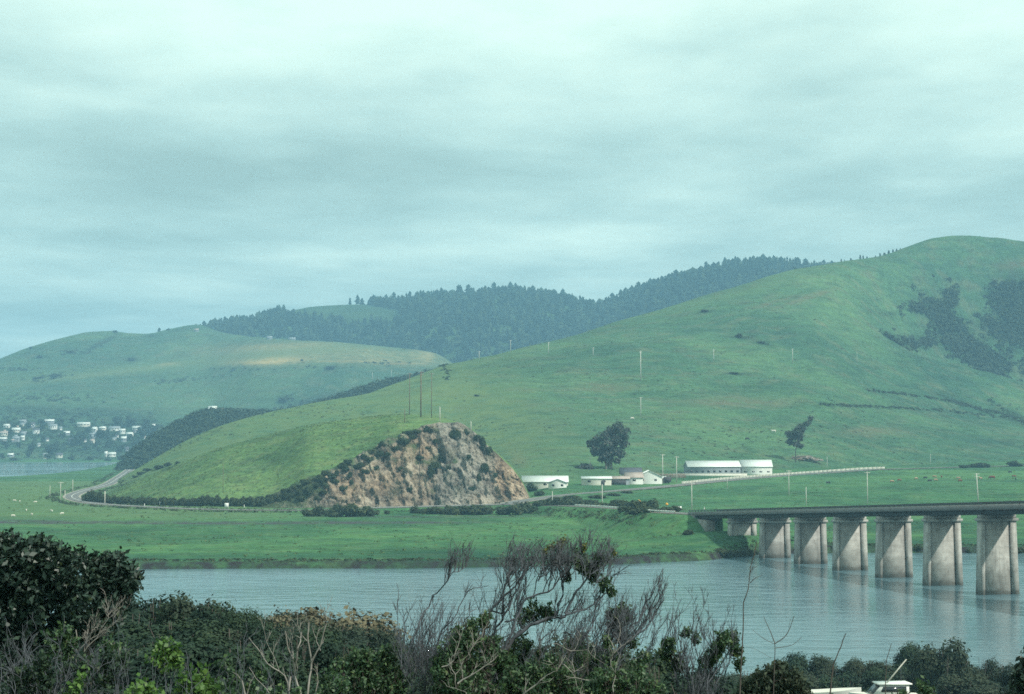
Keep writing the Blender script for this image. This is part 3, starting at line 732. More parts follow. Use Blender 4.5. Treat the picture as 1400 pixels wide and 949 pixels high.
def build_farm():
    p = on_plain(973, 1052)
    gable('barn', p, 30.6, 11, 4.6, 3.2, M_GREYW, M_ROOFW, rz=.13, wins=9, lab='long grey barn with a pale sheet roof and a dark end wall', cat='barn', winh=(.3,.55))
    q = on_plain(1032.5, 1057)
    gable('barn', q, 17.4, 11.5, 4.4, 3.6, M_WHITE, M_ROOFW, wins=4, lab='shorter white barn adjoining the right end of the long grey barn', cat='barn', winh=(.25,.4))
    p = on_plain(745, 935); k = p[1]/F
    gable('shed', p, 62*k, 9, 3.2, 2.8, M_OFFW, M_ROOFW, wins=3, lab='low white shed with a long pale roof next to the rock face', cat='shed')
    p = on_plain(762, 918)
    gable('cottage', p, 7, 9, 2.6, 1.7, M_WHITE, M_GREYW, axis='y', wins=2, lab='small white gabled cottage in front of the low white shed', cat='cottage', winh=(.35,.75))
    p = on_plain(815, 935)
    gable('shed', p, 15, 7, 3.3, 1.0, M_OFFW, M_ROOFW, wins=2, dark_opening=(3.2,1.8,2.3), lab='flat pale farm shed with one dark doorway left of the open shed', cat='shed')
    p = on_plain(845, 940)
    gable('open_shed', p, 11, 7, 3.0, 1.2, M_GREYW, M_PINK, dark_opening=(-.5,8.5,2.4), lab='open shed with a dark front under a faded pink roof', cat='shed')  # dark front panel paints in the shade inside the open shed
    p = on_plain(862, 962)
    gable('house', p, 11, 9, 4.6, 3.0, M_OFFW, M_SLATE, wins=3, lab='farmhouse with a dark slate roof behind the white sheds', cat='house')
    p = on_plain(866, 946)
    gable('shed', p, 9, 8, 3.4, 2.4, M_WHITE, M_PINK, wins=1, lab='white shed with a pinkish roof joined to the white gabled dairy', cat='shed')
    p = on_plain(886, 950)
    gable('dairy', p, 10, 13.5, 3.5, 3.2, M_WHITE, M_ROOFW, axis='y', wins=2, lab='white gabled dairy building with two small windows', cat='building', winh=(.4,.7))
    p = on_plain(903, 955)
    gable('shed', p, 5, 5, 2.6, .7, M_OFFW, M_ROOFW, wins=1, lab='tiny pale lean-to shed right of the gabled dairy', cat='shed')
    # dark horse box
    p = on_plain(912, 952); t = empty('cattle_trailer', tuple(p), label='dark cattle trailer parked at the road right of the dairy', cat='trailer')
    b = MB().box((-1.9,-1.2,.6), (1.9,1.2,3.2)); b.box((-1.8,-1.1,3.2), (1.8,1.1,3.35)); b.build('body', M_DARKB, t)
    MB().bar((1.9,0,.7), (3.3,0,.6), .14).build('drawbar', M_STEEL, t)
    for x in (-.7, .5):
        for y in (-1.25, 1.25): MB().tube([(x,y-.1,.42),(x,y+.1,.42)], [.42,.42], 12).build('wheel', M_TYRE, t)
    # corral
    p = on_plain(914, 1015); t = empty('corral', tuple(p), label='weathered timber corral behind the two utility poles', cat='corral')
    rl = MB(); n = 0
    for i in range(12):
        for j in range(3):
            y = j*4.; x = -9 + i*1.65
            MB().bar((x,y,-.3), (x + random.uniform(-.1,.1),y,2.2 + random.uniform(-.3,.5)), .28).build('post', M_BROWN, t)
    for j in range(3):
        for z in (.5, 1.1, 1.75): rl.bar((-9.3,j*4.-.16,z), (9.4,j*4.-.16,z + random.uniform(-.15,.15)), .26)
    for x in (-9, 9.2):
        for z in (.5, 1.1, 1.75): rl.bar((x,0,z), (x,8,z), .2)
    rl.build('rail', M_BROWN, t)

    # board fence along the valley road and the wall in front of the barn
    i0 = int(np.argmin(np.abs(700 + F*LB[:, 0]/LB[:, 1] - 932))); i1 = int(np.argmin(np.abs(700 + F*LB[:, 0]/LB[:, 1] - 1208)))
    seg = LB[i0:i1+1]; d = np.r_[0, np.cumsum(np.linalg.norm(np.diff(seg, axis=0), axis=1))]
    ft = empty('board_fence', tuple(seg[0]), label='long white board fence running beside the valley road below the barns', cat='fence')
    off = np.array([0, 6.4, 0]); pts = []
    for s in np.arange(0, d[-1], 4.2):
        q = np.array([np.interp(s, d, seg[:, k]) for k in range(3)]) + off; q[2] = max(q[2], ground_z(q[0], q[1])) - .1; pts.append(q - seg[0])
    for q in pts: MB().box(q + np.array([-.16,-.12,-.4]), q + np.array([.16,.12,1.45])).build('post', M_OFFW, ft)
    for z in (.3, .68, 1.06):
        m = MB()
        for a, b in zip(pts[:-1], pts[1:]): m.prism([a + (0,-.14,z), b + (0,-.14,z), b + (0,-.14,z+.30), a + (0,-.14,z+.30)], (0,-.06,0))
        m.build('rail', M_OFFW, ft)
    lw = empty('low_wall', tuple(on_plain(958, 1036)), label='low whitewashed wall in front of the long grey barn', cat='wall')
    MB().box((-16,-.3,-1), (26,.3,1.4)).build('wall', M_OFFW, lw); MB().box((-16.1,-.4,1.4), (26.1,.4,1.55)).build('coping', M_WHITE, lw)

def build_poles():
    def proto(h, arms, m, rad=.17, braces=True):
        t = empty('utility_pole', (0,0,0))
        MB().tube([(0,0,-1.2),(0,0,h*.5),(0,0,h)], [rad*1.25,rad*1.05,rad*.85], 8).build('pole', m, t)
        for k in range(arms):
            z = h - .45 - k*1.1
            a = MB().box((-1.3,-.19,z-.09), (1.3,-.05,z+.09)); 
            ar = a.build('crossarm', m, t)
            ins = MB()
            for x in (-1.15,-.45,.45,1.15): ins.tube([(x,-.12,z+.09),(x,-.12,z+.2),(x,-.12,z+.34)], [.05,.09,.06], 6)
            ins.build('insulator', M_WHITE, ar)
        return t
    def pole(p, h, arms, m, label, group=None, rz=.2, rad=.17, lean=0):
        t = proto(h, arms, m, rad); t.location = tuple(p); t.rotation_euler = (0, lean, rz)
        tag(t, label, 'utility pole', group); return t
    def hp(p, pyt): return float(zpix(pyt, p[1])) - p[2]
    def plain_pole(px, pb, pt, arms, label, m=M_POLE, **k):
        p = plain_at(px, pb); return pole(p, hp(p, pt), arms, m, label, **k)
    plain_pole(806.5, 651, 624, 0, 'bare pale pole between the cottage and the big dark tree')
    plain_pole(823, 693, 662, 0, 'pale pole on the near road verge below the open shed', rad=.2)
    plain_pole(755, 690, 672, 0, 'short pale pole at the road junction right of the rock face')
    plain_pole(905.5, 658, 621, 1, 'tall pale pole by the dark cattle trailer', rad=.24)
    plain_pole(924.5, 660, 624, 1, 'pale pole between the cattle trailer and the grey barn', rad=.22)
    plain_pole(945, 697, 660, 1, 'pale pole standing at the left end of the bridge rail', rad=.2)
    plain_pole(993.5, 669, 653, 0, 'thin short post in the green field under the grey barn', rad=.12)
    plain_pole(1077.5, 678, 643, 1, 'pale crossarm pole in the field right of the white barn', rad=.19)
    plain_pole(1101, 691, 666, 0, 'pole without a crossarm showing just above the bridge rail')
    plain_pole(1184.5, 689, 645, 1, 'pale pole behind the bridge near the end of the white fence', rad=.2)
    plain_pole(1335.5, 689, 647, 2, 'leaning crossarm pole behind the bridge, closest to the grazing cattle', rad=.26, lean=-.05)
    plain_pole(145, 690.5, 671.5, 0, 'pale pole at the left end of the roadside hedge', rad=.22)
    plain_pole(84.5, 686, 659, 1, 'tallest pale pole at the outside of the road bend', rad=.16)
    plain_pole(101, 674, 656, 0, 'pale pole on the marsh beyond the road bend')
    plain_pole(70, 681, 664, 0, 'thin pale pole farthest out on the meadow by the road bend', rad=.13)
    plain_pole(90.5, 687, 670, 0, 'short pole on the verge of the road bend', rad=.16)
    def hill_pole(hill, px, pb, pt, arms, label, m=M_POLE, rad=.2, **k):
        p = hill_at(hill, px, pb); return pole(p, hp(p, pt), arms, m, label, rad=rad, **k)
    G = 'pale poles of the power line over the big hill'
    hill_pole(BIG, 876, 521, 480, 2, 'tall double-arm pole halfway up the big hill above the farm', rad=.36)
    hill_pole(BIG, 876, 569, 543, 1, 'pale pole low on the big hill above the dairy', rad=.24)
    for px, pb, pt in ((976,494,478),(1084,498,477),(1172,499,481),(750,484,468),(811,487,475),(698,482,465),(655,491,480),(1130,642,624),(1271,640,621)):
        lab = {976: 'faint pole on the big hill right of the tall double-arm pole', 1084: 'faint pole in the middle of the big hill', 1172: 'faint pole farthest right on the big hill',
               750: 'faint pole near the left edge of the big hill under the woods', 811: 'faint pole left of the tall double-arm pole', 698: 'pale pole on the hill edge against the dark woods',
               655: 'short pole on the hill edge left of another pole against the woods', 1130: 'thin pole by the fallen timber right of the lone leaning tree', 1271: 'thin pole at the upper roadside right of the white fence'}[px]
        hill_pole(BIG, px, pb, pt, 1 if px < 1100 else 0, lab, rad=.24 if px < 1100 else .14)
    # tall masts on top of the knoll
    def knoll_pole(px, pb, pt, arms, label, m, rad):
        p = hill_at(KNOLL, px, pb); return pole(p, hp(p, pt), arms, m, label, rad=rad)
    knoll_pole(560, 567, 510, 1, 'tall brown pole on the knoll, left one of three', M_POLED, .17)
    knoll_pole(575.5, 570, 508, 2, 'thick dark pole on the knoll, middle one of three', M_POLED, .27)
    knoll_pole(590, 571, 510, 1, 'tall brown pole on the knoll, right one of three', M_POLED, .15)
    knoll_pole(553.5, 578, 560, 0, 'short dark post on the knoll left of the tall poles', M_POLED, .16)
    knoll_pole(601.5, 577, 556, 0, 'short pale post on top of the rock face', M_POLE, .2)
    knoll_pole(644, 591, 576, 0, 'short pale post on the right shoulder of the rock face', M_POLE, .17)
    knoll_pole(306, 674, 634, 0, 'slender grey pole on the flank of the knoll above the hedge', M_POLED, .09)
    p = hill_at(LEFT, 509, 521); pole(p, hp(p, 509), 0, M_POLE, 'distant pale pole on the far pasture, left of two', rad=.3)
    p = hill_at(LEFT, 535, 517); pole(p, hp(p, 506), 0, M_POLE, 'distant pale pole on the far pasture, right of two', rad=.3)

def build_signs():
    def diamond(px, pb, py, s, label):
        p = plain_at(px, pb); h = float(zpix(py, p[1])) - p[2]
        t = empty('road_sign', tuple(p), label=label, cat='road sign')
        MB().bar((0,0,-.5), (0,0,h+s*.5), .12).build('post', M_BROWN, t)
        MB().prism([(0,-.1,h-s),(s,-.1,h),(0,-.1,h+s),(-s,-.1,h)], (0,-.04,0)).build('panel', M_ORANGE, t)
    diamond(873, 694, 686, 1.0, 'larger orange diamond road sign left of the bridge')
    diamond(911, 696, 689.5, .72, 'smaller orange diamond road sign nearest the bridge end')
    def board(px, pb, py, w, h, label, post=M_BROWN, m=M_WHITE):
        p = plain_at(px, pb); zc = float(zpix(py, p[1])) - p[2]
        t = empty('road_sign', tuple(p), label=label, cat='road sign')
        for x in (-w*.3, w*.3): MB().bar((x,0,-.5), (x,0,zc+h*.3), .12).build('post', post, t)
        MB().box((-w/2,-.12,zc-h/2), (w/2,-.06,zc+h/2)).build('panel', m, t)
    board(311, 697.5, 691, 1.7, 2.0, 'white board sign beside the coast road left of the rock face')
    board(862, 694.5, 690.5, 1.9, 1.1, 'wide white sign left of the larger orange diamond')
    board(928, 698, 694, 1.9, 1.0, 'wide white sign at the start of the bridge rail')
    board(768, 691, 688, .8, .9, 'small white sign at the verge below the cottage')
    def marker(px, pb, h, label, group=None):
        p = plain_at(px, pb); t = empty('marker_post', tuple(p), label=label, cat='marker post', group=group)
        MB().box((-.17,-.1,-.3), (.17,.1,h)).build('post', M_WHITE, t); MB().box((-.175,-.11,h-.35), (.175,-.1,h-.15)).build('reflector', M_DARKB, t)
    marker(199, 693, 1.1, 'white marker post beside the road under the hedge'); marker(220, 691, 1.6, 'taller white marker post by the hedge gap')
    marker(740, 689, 1.3, 'white marker post at the road junction'); marker(771, 693, 1.0, 'white marker post right of the small white sign')
    marker(822, 695, .9, 'white marker post at the foot of the roadside pole'); marker(920, 697, 1.2, 'white marker post between the orange sign and the bridge')
    marker(962, 697, 1.1, 'white marker post just beyond the bridge rail'); marker(335, 694, 1.2, 'white marker post right of the white board sign')
    # guard rail on the bridge approach
    k0 = 3; seg = LA[4:40]; g = seg[0]
    t = np.gradient(seg, axis=0); n = np.stack([-t[:, 1], t[:, 0], t[:, 0]*0], 1); n /= np.linalg.norm(n, axis=1)[:, None]
    n = np.where((n[:, 1] > 0)[:, None], -n, n)
    L = seg + n*5.3 - g
    gr = empty('guard_rail', tuple(g), label='pale guard rail along the road bank leading to the bridge', cat='guard rail')
    m = MB()
    for a, b in zip(L[:-1], L[1:]): m.prism([a + (0,0,.42), b + (0,0,.42), b + (0,0,.85), a + (0,0,.85)], (0,.08,0))
    m.build('rail', M_ROOFW, gr)
    for a in L[::2]: MB().box(a + np.array([-.09,.09,-.8]), a + np.array([.09,.25,.82])).build('post', M_BROWN, gr)

def build_animals():
    def quadruped(name, s, m, head_down=True):
        b = MB()
        b.tube([(-.95*s,0,.95*s),(-.85*s,0,1.0*s),(-.4*s,0,.93*s),(.2*s,0,.92*s),(.7*s,0,1.0*s),(.95*s,0,1.05*s)], [.16*s,.33*s,.39*s,.4*s,.36*s,.2*s], 10)
        hz = .45 if head_down else 1.3
        b.tube([(.8*s,0,1.08*s),(1.1*s,0,(.55+hz*.4)*s),(1.28*s,0,hz*s),(1.5*s,0,(hz-.18)*s)], [.24*s,.17*s,.16*s,.09*s], 8)
        for x in (-.75, .68):
            for y in (-.2, .2):
                kx = -.1 if x < 0 else .03
                b.tube([(x*s,y*s,.95*s),((x+kx*.5)*s,y*s,.6*s),((x-kx)*s,y*s,.36*s),(x*s,y*s,0)], [.17*s,.11*s,.065*s,.06*s], 7)
        b.tube([(-.98*s,0,1.1*s),(-1.08*s,0,.8*s),(-1.07*s,0,.45*s)], [.05*s,.03*s,.05*s], 5)
        for y in (-1, 1): b.tube([(1.16*s,y*.12*s,(hz+.12)*s),(1.14*s,y*.3*s,(hz+.16)*s)], [.06*s,.02*s], 5)
        return b.mesh(name, True)
    red = plain('red_brown_hide', (.20,.065,.04), .8, .2, 3); blk = plain('black_hide', (.03,.028,.03), .7, .2, 3); tan = plain('tan_hide', (.36,.24,.16), .8, .15, 3)
    wool = plain('pale_wool', (.62,.58,.5), .95, .1, 4)
    def put(px, py, m, lab, rz, cat='cow', s=1.0, hill=None, hd=True):
        p = plain_at(px, py) if hill is None else hill_at(hill, px, py)
        o = link('cow' if cat == 'cow' else 'sheep', quadruped(cat, s, m, hd), m, loc=tuple(p)); o.rotation_euler = (0, 0, rz)
        return tag(o, lab, cat)
    cows = [(1218,660,tan,'pale tan cow farthest left of the grazing herd'),(1228.5,658.5,red,'red brown cow second from the left of the herd'),(1251,656,tan,'tan cow grazing between two dark cows and a red pair'),
            (1264,655,blk,'small black cow in the middle of the herd'),(1270,659,blk,'black cow nearest the bridge in the middle of the herd'),(1276,653.5,tan,'tan cow just left of the upright red cow'),
            (1286,653.5,red,'bright red brown cow right of the middle of the herd'),(1277.5,658,tan,'tan cow beside the black cow nearest the bridge'),(1311,659,red,'red cow left of the crossarm pole'),
            (1309,655.5,tan,'tan cow behind the red cow left of the crossarm pole'),(1339,656,tan,'tan cow just right of the crossarm pole'),(1355,655.5,red,'long dark red cow standing broadside right of the pole'),
            (1379.5,647,blk,'black cow close to the upper road'),(1384.5,653,red,'red cow of the close pair at the far right'),(1387,656.5,blk,'black cow of the close pair at the far right'),(1131,662,blk,'lone dark cow in the field far left of the herd')]
    for i, (px, py, m, lab) in enumerate(cows): put(px, py, m, lab, [.2,3.0,.5,2.7,3.4,-.3,1.3,.1][i % 8], s=1.0 if px != 1355 else 1.5)
    put(1057.5, 592, wool, 'white cow standing on the slope above the white barn', 2.9, hill=BIG, s=1.5, hd=False)
    put(1021, 602, blk, 'dark cow on the slope above the grey barn', .3, hill=BIG, s=1.3)
    put(864, 574, wool, 'white cow high on the slope above the big dark tree', .3, hill=BIG, s=1.2)
    sh = [(21.5,686,'leftmost pale sheep of the upper row on the meadow'),(29,687,'pale sheep second in the upper row on the meadow'),(50.5,688,'pale sheep right in the upper row on the meadow'),(38,699,'pale sheep in the middle of the lower meadow'),
          (20,707,'pale sheep nearest the dark bush on the left'),(45.5,705,'pale sheep below the middle of the flock'),(87,704,'pale sheep farthest right of the flock'),(72,700,'pale sheep between the flock and its rightmost animal')]
    for i, (px, py, lab) in enumerate(sh): put(px, py, wool, lab, i*1.7, 'sheep', .72)
    # green car parked at the foot of the rock face
    p = plain_at(678, 684.5); t = empty('parked_car', tuple(p), .1, label='small green car parked at the foot of the rock face', cat='car')
    b = MB(); prof = [(-2.1,.35),(2.1,.35),(2.15,.8),(1.2,.92),(-1.9,.98),(-2.15,.8)]
    b.prism([(x,-.8,z) for x, z in prof], (0,1.6,0)); b.build('body', M_GREENP, t)
    b = MB(); b.prism([(x,-.7,z) for x, z in [(-1.7,.96),(.9,.93),(.35,1.42),(-1.3,1.45)]], (0,1.4,0)); cb = b.build('cabin', M_GREENP, t)
    MB().prism([(x,-.72,z) for x, z in [(-1.45,1.02),(.62,1.0),(.25,1.34),(-1.2,1.36)]], (0,1.44,0)).build('window', M_GLASS, cb)
    for x in (-1.35, 1.35):
        for y in (-.82, .66): MB().tube([(x,y,.33),(x,y+.16,.33)], [.33,.33], 12).build('wheel', M_TYRE, t)

def build_town():
    mats = [M_WHITE, M_OFFW, M_WHITE, M_GREYW]; roofs = [M_GREYW, M_SLATE, M_ROOFW, M_PINK]
    H = [(10,585,8,'white',0,2),(23,591,11,'cream',1,2),(50,593,9,'white',0,1),(33,596,6,'grey',3,0),(32,602,5,'white',0,2),(23,604,9,'grey',3,0),(5,603,10,'pale grey',3,2),(6,596,11,'pink-roofed',1,3),(73,587,11,'white',0,0),(92,595,8,'grey',3,2),
         (115,583,17,'wide cream',1,2),(130,591,7,'white',0,2),(141,588,9,'pale',1,2),(157,589,15,'wide white',0,0),(168,593,7,'white',0,2),(189,588,14,'wide white',0,2),(178,597,9,'white',0,2),(170,604,7,'grey',3,2),(98,607,7,'tall grey',3,1),
         (127,607,6,'pink-roofed',1,3),(128,599,9,'grey',3,0),(174,617,6,'grey',3,1),(154,624.5,10,'low white',0,2),(146,625,4,'narrow white',0,2),(16,625,8,'grey green',3,2),(82,626,9,'pale',1,1),(63,627,6,'small pale',1,0),(68,579,13,'wide grey',3,2),
         (32,580,9,'grey',3,0),(45,585,7,'grey',3,1),(211,585,5,'small grey',3,2)]
    W8 = {10:'at the left edge of the town, upper row',23:None}
    place = ['high at the left edge of the town','second in the upper left row of the town','right of the left cluster of houses','in the middle of the left cluster','lowest white one of the left cluster','low in the left cluster beside the lowest white house','at the picture edge low in the left cluster','at the picture edge in the middle of the left cluster',
             'standing apart right of the left cluster','left of the dark trees in mid town','highest in the middle of the town','right below the wide cream house','between the wide cream house and the two wide white houses','left of the pair of wide white houses','just below right of the left wide white house','right of the pair of wide white houses, under dark trees','standing apart below the right wide white house','below the lone white house at the right of town','half hidden left of the dark trees in mid town',
             'right of the dark trees in mid town','above the pink-roofed house right of the dark trees','low at the right end near the shore road','on the shore at the right end of the bay','next to the low white house on the bay shore','on the shore at the left end of the town','on the shore right of the dark shore trees','on the shore left of the dark shore trees','highest at the left under the pale field','high left under the green bank','between the left cluster and the house standing apart','alone at the right beyond the last dark trees']
    for i, (px, py, w, desc, mi, ri) in enumerate(H):
        p = hill_at(LEFT, px, py); k = p[1]/F; L = w*k
        gable('house', p, L, min(L*.75, 9), max(3.2, 3.0 + (i % 3)*1.1 + (3 if 'tall' in desc else 0)), 2.2 + .5*(i % 2), mats[mi], roofs[ri], rz=[-.15,.1,.3,-.35][i % 4] if L < 12 else .08, wins=2 if L < 10 else 4, lab=f'{desc} house {place[i]}'[:110], cat='house')
    r = random.Random(21)
    for i in range(30):
        px = r.choice([r.uniform(0, 60), r.uniform(60, 200), r.uniform(95, 200)]); py = r.uniform(582, 612) if px < 130 else r.uniform(586, 606); p = hill_at(LEFT, px, py); k = p[1]/F; L = r.uniform(2.6, 5)*k
        gable('house', p, L, L*.75, r.uniform(2.4, 3.6), 1.6, [M_OFFW, M_GREYW, M_WHITE][i % 3], [M_GREYW, M_SLATE, M_PINK, M_GREYW][i % 4], rz=r.uniform(-.6, .6), wins=2, lab='small pale house half hidden among the trees of the town', cat='house', group='small houses among the trees of the town')
    p = hill_at(SCRUB, 291, 556.5); k = p[1]/F
    gable('house', p, 11*k, 7, 3.8, 2.6, M_WHITE, M_ROOFW, wins=3, lab='bright white house alone on the crest of the brushy slope', cat='house')
    p = hill_at(SCRUB, 304, 556.5); gable('shed', p, 4*k, 3, 2.6, 1.2, M_WHITE, M_ROOFW, wins=1, lab='tiny white shed right of the white house on the brushy crest', cat='shed')
    p = hill_at(SCRUB, 281, 557.5); gable('shed', p, 5*k, 3.5, 2.4, 1.2, M_GREYW, M_GREYW, wins=1, lab='small grey shed left of the white house on the brushy crest', cat='shed')
    for px, py, w, lab in ((368,464,9,'pale ranch house at the edge of the far woods'),(399,464.5,11,'long pale ranch barn right of the ranch house at the far woods'),(268,453.5,7,'small pinkish ranch house at the left tip of the far woods')):
        p = hill_at(LEFT, px, py); k = p[1]/F
        gable('ranch_house', p, w*k*.8, 8, 3.0, 2.6, M_GREYW, M_PINK if px == 268 else M_GREYW, wins=3, lab=lab, cat='house')
build_farm(); build_poles(); build_signs(); build_animals(); build_town()
# ------------------------------------------------------------------ far and middle-distance vegetation
def rand_dirs(n, rng):
    v = rng.normal(size=(n, 3)); return v / np.linalg.norm(v, axis=1)[:, None]

def leaf_cards(C, size, rng, out=None, elong=1.7, bias=.6, tilt=None):
    """small folded leaf faces at C; out: preferred facing per leaf"""
    n = len(C); nor = rand_dirs(n, rng)
    if out is not None: nor = nor*(1-bias) + out*bias
    nor[:, 2] += .25; nor /= np.linalg.norm(nor, axis=1)[:, None] + 1e-9
    t = rand_dirs(n, rng) if tilt is None else tilt + .5*rand_dirs(n, rng)
    t = t - (t*nor).sum(1)[:, None]*nor; t /= np.linalg.norm(t, axis=1)[:, None] + 1e-9
    b = np.cross(nor, t); s = (size*(.65 + .7*rng.random(n)))[:, None] if np.ndim(size) == 0 else (size*(.65+.7*rng.random(n)))[:, None]
    V = np.stack([C - t*s*elong*.5, C + b*s*.5 - nor*s*.12, C + t*s*elong*.5, C - b*s*.5 - nor*s*.12], 1)
    return V.reshape(-1, 3), np.arange(4*n).reshape(n, 4)

def lobes_cloud(lobes, n, rng, shell=.55, flat=1.):
    """points in a union of spheres (x,y,z,r), mostly near the surface"""
    L = np.array(lobes, float); w = L[:, 3]**2; k = rng.choice(len(L), n, p=w/w.sum())
    d = rand_dirs(n, rng); r = L[k, 3]*(shell + (1-shell)*rng.random(n))*(.86 + .28*rng.random(n))
    # ragged surface
    r *= 1 + .28*np.sin(d[:, 0]*7 + L[k, 0]*3)*np.sin(d[:, 1]*6 + L[k, 1]*5)*np.sin(d[:, 2]*8 + k)
    P = L[k, :3] + d*r[:, None]*np.array([1, 1, flat]); return P, d, k

def clump_tone(P, k, rng, scale=1.):
    ck = rng.random(k.max()+1)[k]
    return np.clip(.45*ck + .35*rng.random(len(P)) + .2*(.5 + .5*fbm(P[:, 0]*scale, P[:, 1]*scale + P[:, 2]*scale, 5, 3)), 0, 1)

L_FAR = leaf_mat('far_foliage', [(0, (.022,.036,.022)), (.5, (.036,.056,.030)), (1, (.058,.080,.038))], .8, .15, .1)
L_HEDGE = leaf_mat('hedge_foliage', [(0, (.026,.040,.022)), (.5, (.044,.064,.030)), (1, (.085,.105,.045))], .7, .15, .15)
L_RUSH = leaf_mat('rush_foliage', [(0, (.045,.085,.035)), (.5, (.075,.125,.045)), (1, (.14,.17,.07))], .8, .15, .1)
L_GUM = leaf_mat('eucalyptus_foliage', [(0, (.030,.036,.032)), (.5, (.048,.058,.047)), (1, (.085,.088,.072))], .6, .2, .25)
L_CONIF = leaf_mat('conifer_foliage', [(0, (.010,.020,.015)), (.5, (.020,.036,.023)), (1, (.045,.066,.036))], .9, 0, .05)
M_BARK = plain('grey_bark', (.20,.17,.14), .9, .25, 2.)
M_TWIG = plain('dry_twig', (.20,.18,.165), .9, .22, 6.)

def tree_parts(h, w, n, leaf, rng, lobes=None, lean=0., trunk_h=.35, flat=.85, stems=1):
    """returns (crown arrays, trunk MB) of a round-headed tree standing at the origin"""
    if lobes is None:
        lobes = []; m = 9
        for i in range(m):
            a = rng.random()*6.28; q = rng.random()**.5*w*.32; z = h*(trunk_h + .12 + (1-trunk_h-.22)*rng.random())
            lobes.append((math.cos(a)*q + lean*z, math.sin(a)*q, z, w*(.17 + .12*rng.random())))
    P, d, k = lobes_cloud(lobes, n, rng, .5, flat); V, Fq = leaf_cards(P, leaf, rng, d)
    t = MB()
    for s in range(stems):
        ox = (s - (stems-1)/2)*w*.12
        t.tube([(ox*.6,0,-.6),(ox,0,h*trunk_h*.6),(ox*1.6 + lean*h*.5,0,h*.62)], [w*.035,w*.028,w*.012], 7)
    for (x, y, z, r) in lobes[:7]: t.tube([(lean*h*.3,0,h*trunk_h*.8),(x*.5 + lean*h*.1,y*.5,(h*trunk_h+z)*.52),(x,y,z)], [w*.016,w*.012,w*.006], 5)
    return (V, Fq, clump_tone(P, k, rng, 1.2/leaf*.3)), t

def make_tree(name, pos, h, w, n, leaf, m, label, cat='tree', group=None, rng=None, **kw):
    rng = rng or np.random.default_rng(int(abs(pos[0]*7 + pos[1]*13)) + 3)
    (V, Fq, tone), tb = tree_parts(h, w, n, leaf, rng, **kw)
    t = empty(name, tuple(pos), label=label, cat=cat, group=group)
    link('crown', raw_mesh('crown', V, [Fq], {'tone': ('FACE', tone)}), m, t)
    tb.build('trunk', M_BARK, t, smooth=True); return t

def shrub_mesh(name, h, w, n, leaf, rng, depth=None, ragged=1., lean=0.):
    m = 8; lobes = []; depth = depth or w*.8
    for i in range(m):
        x = rng.uniform(-.36, .36)*w; y = rng.uniform(-.36, .36)*depth; r = min(w, h*1.6)*rng.uniform(.2, .30)
        z = max(.1, h*(1 - .9*(abs(x)/w*1.5)**2)*rng.uniform(.45, .95) - r*.5); lobes.append((x + lean*z, y, z, r))
    P, d, k = lobes_cloud(lobes, n, rng, .55, .85); P[:, 2] = np.abs(P[:, 2])
    V, Fq = leaf_cards(P, leaf, rng, d)
    return raw_mesh(name, V, [Fq], {'tone': ('FACE', clump_tone(P, k, rng, .5))})

FAR_SHRUBS = [shrub_mesh('shrub', 3.2, w, 900, .42, np.random.default_rng(100+i)) for i, w in enumerate((4.2, 5.5, 6.5, 5.0, 4.0))]
def far_shrub(p, w, h, label, group=None, m=L_HEDGE, name='shrub'):
    i = RNG.integers(len(FAR_SHRUBS)); me = FAR_SHRUBS[i]
    o = link(name, me, None, loc=(p[0], p[1], p[2] - .15))
    if len(me.materials) == 0: me.materials.append(m)
    o.material_slots[0].link = 'OBJECT'; o.material_slots[0].material = m
    b = (4.2, 5.5, 6.5, 5.0, 4.0)[i]; o.scale = (w/b, w/b, h/3.2); o.rotation_euler = (0, 0, RNG.random()*6.28)
    return tag(o, label, 'shrub', group)

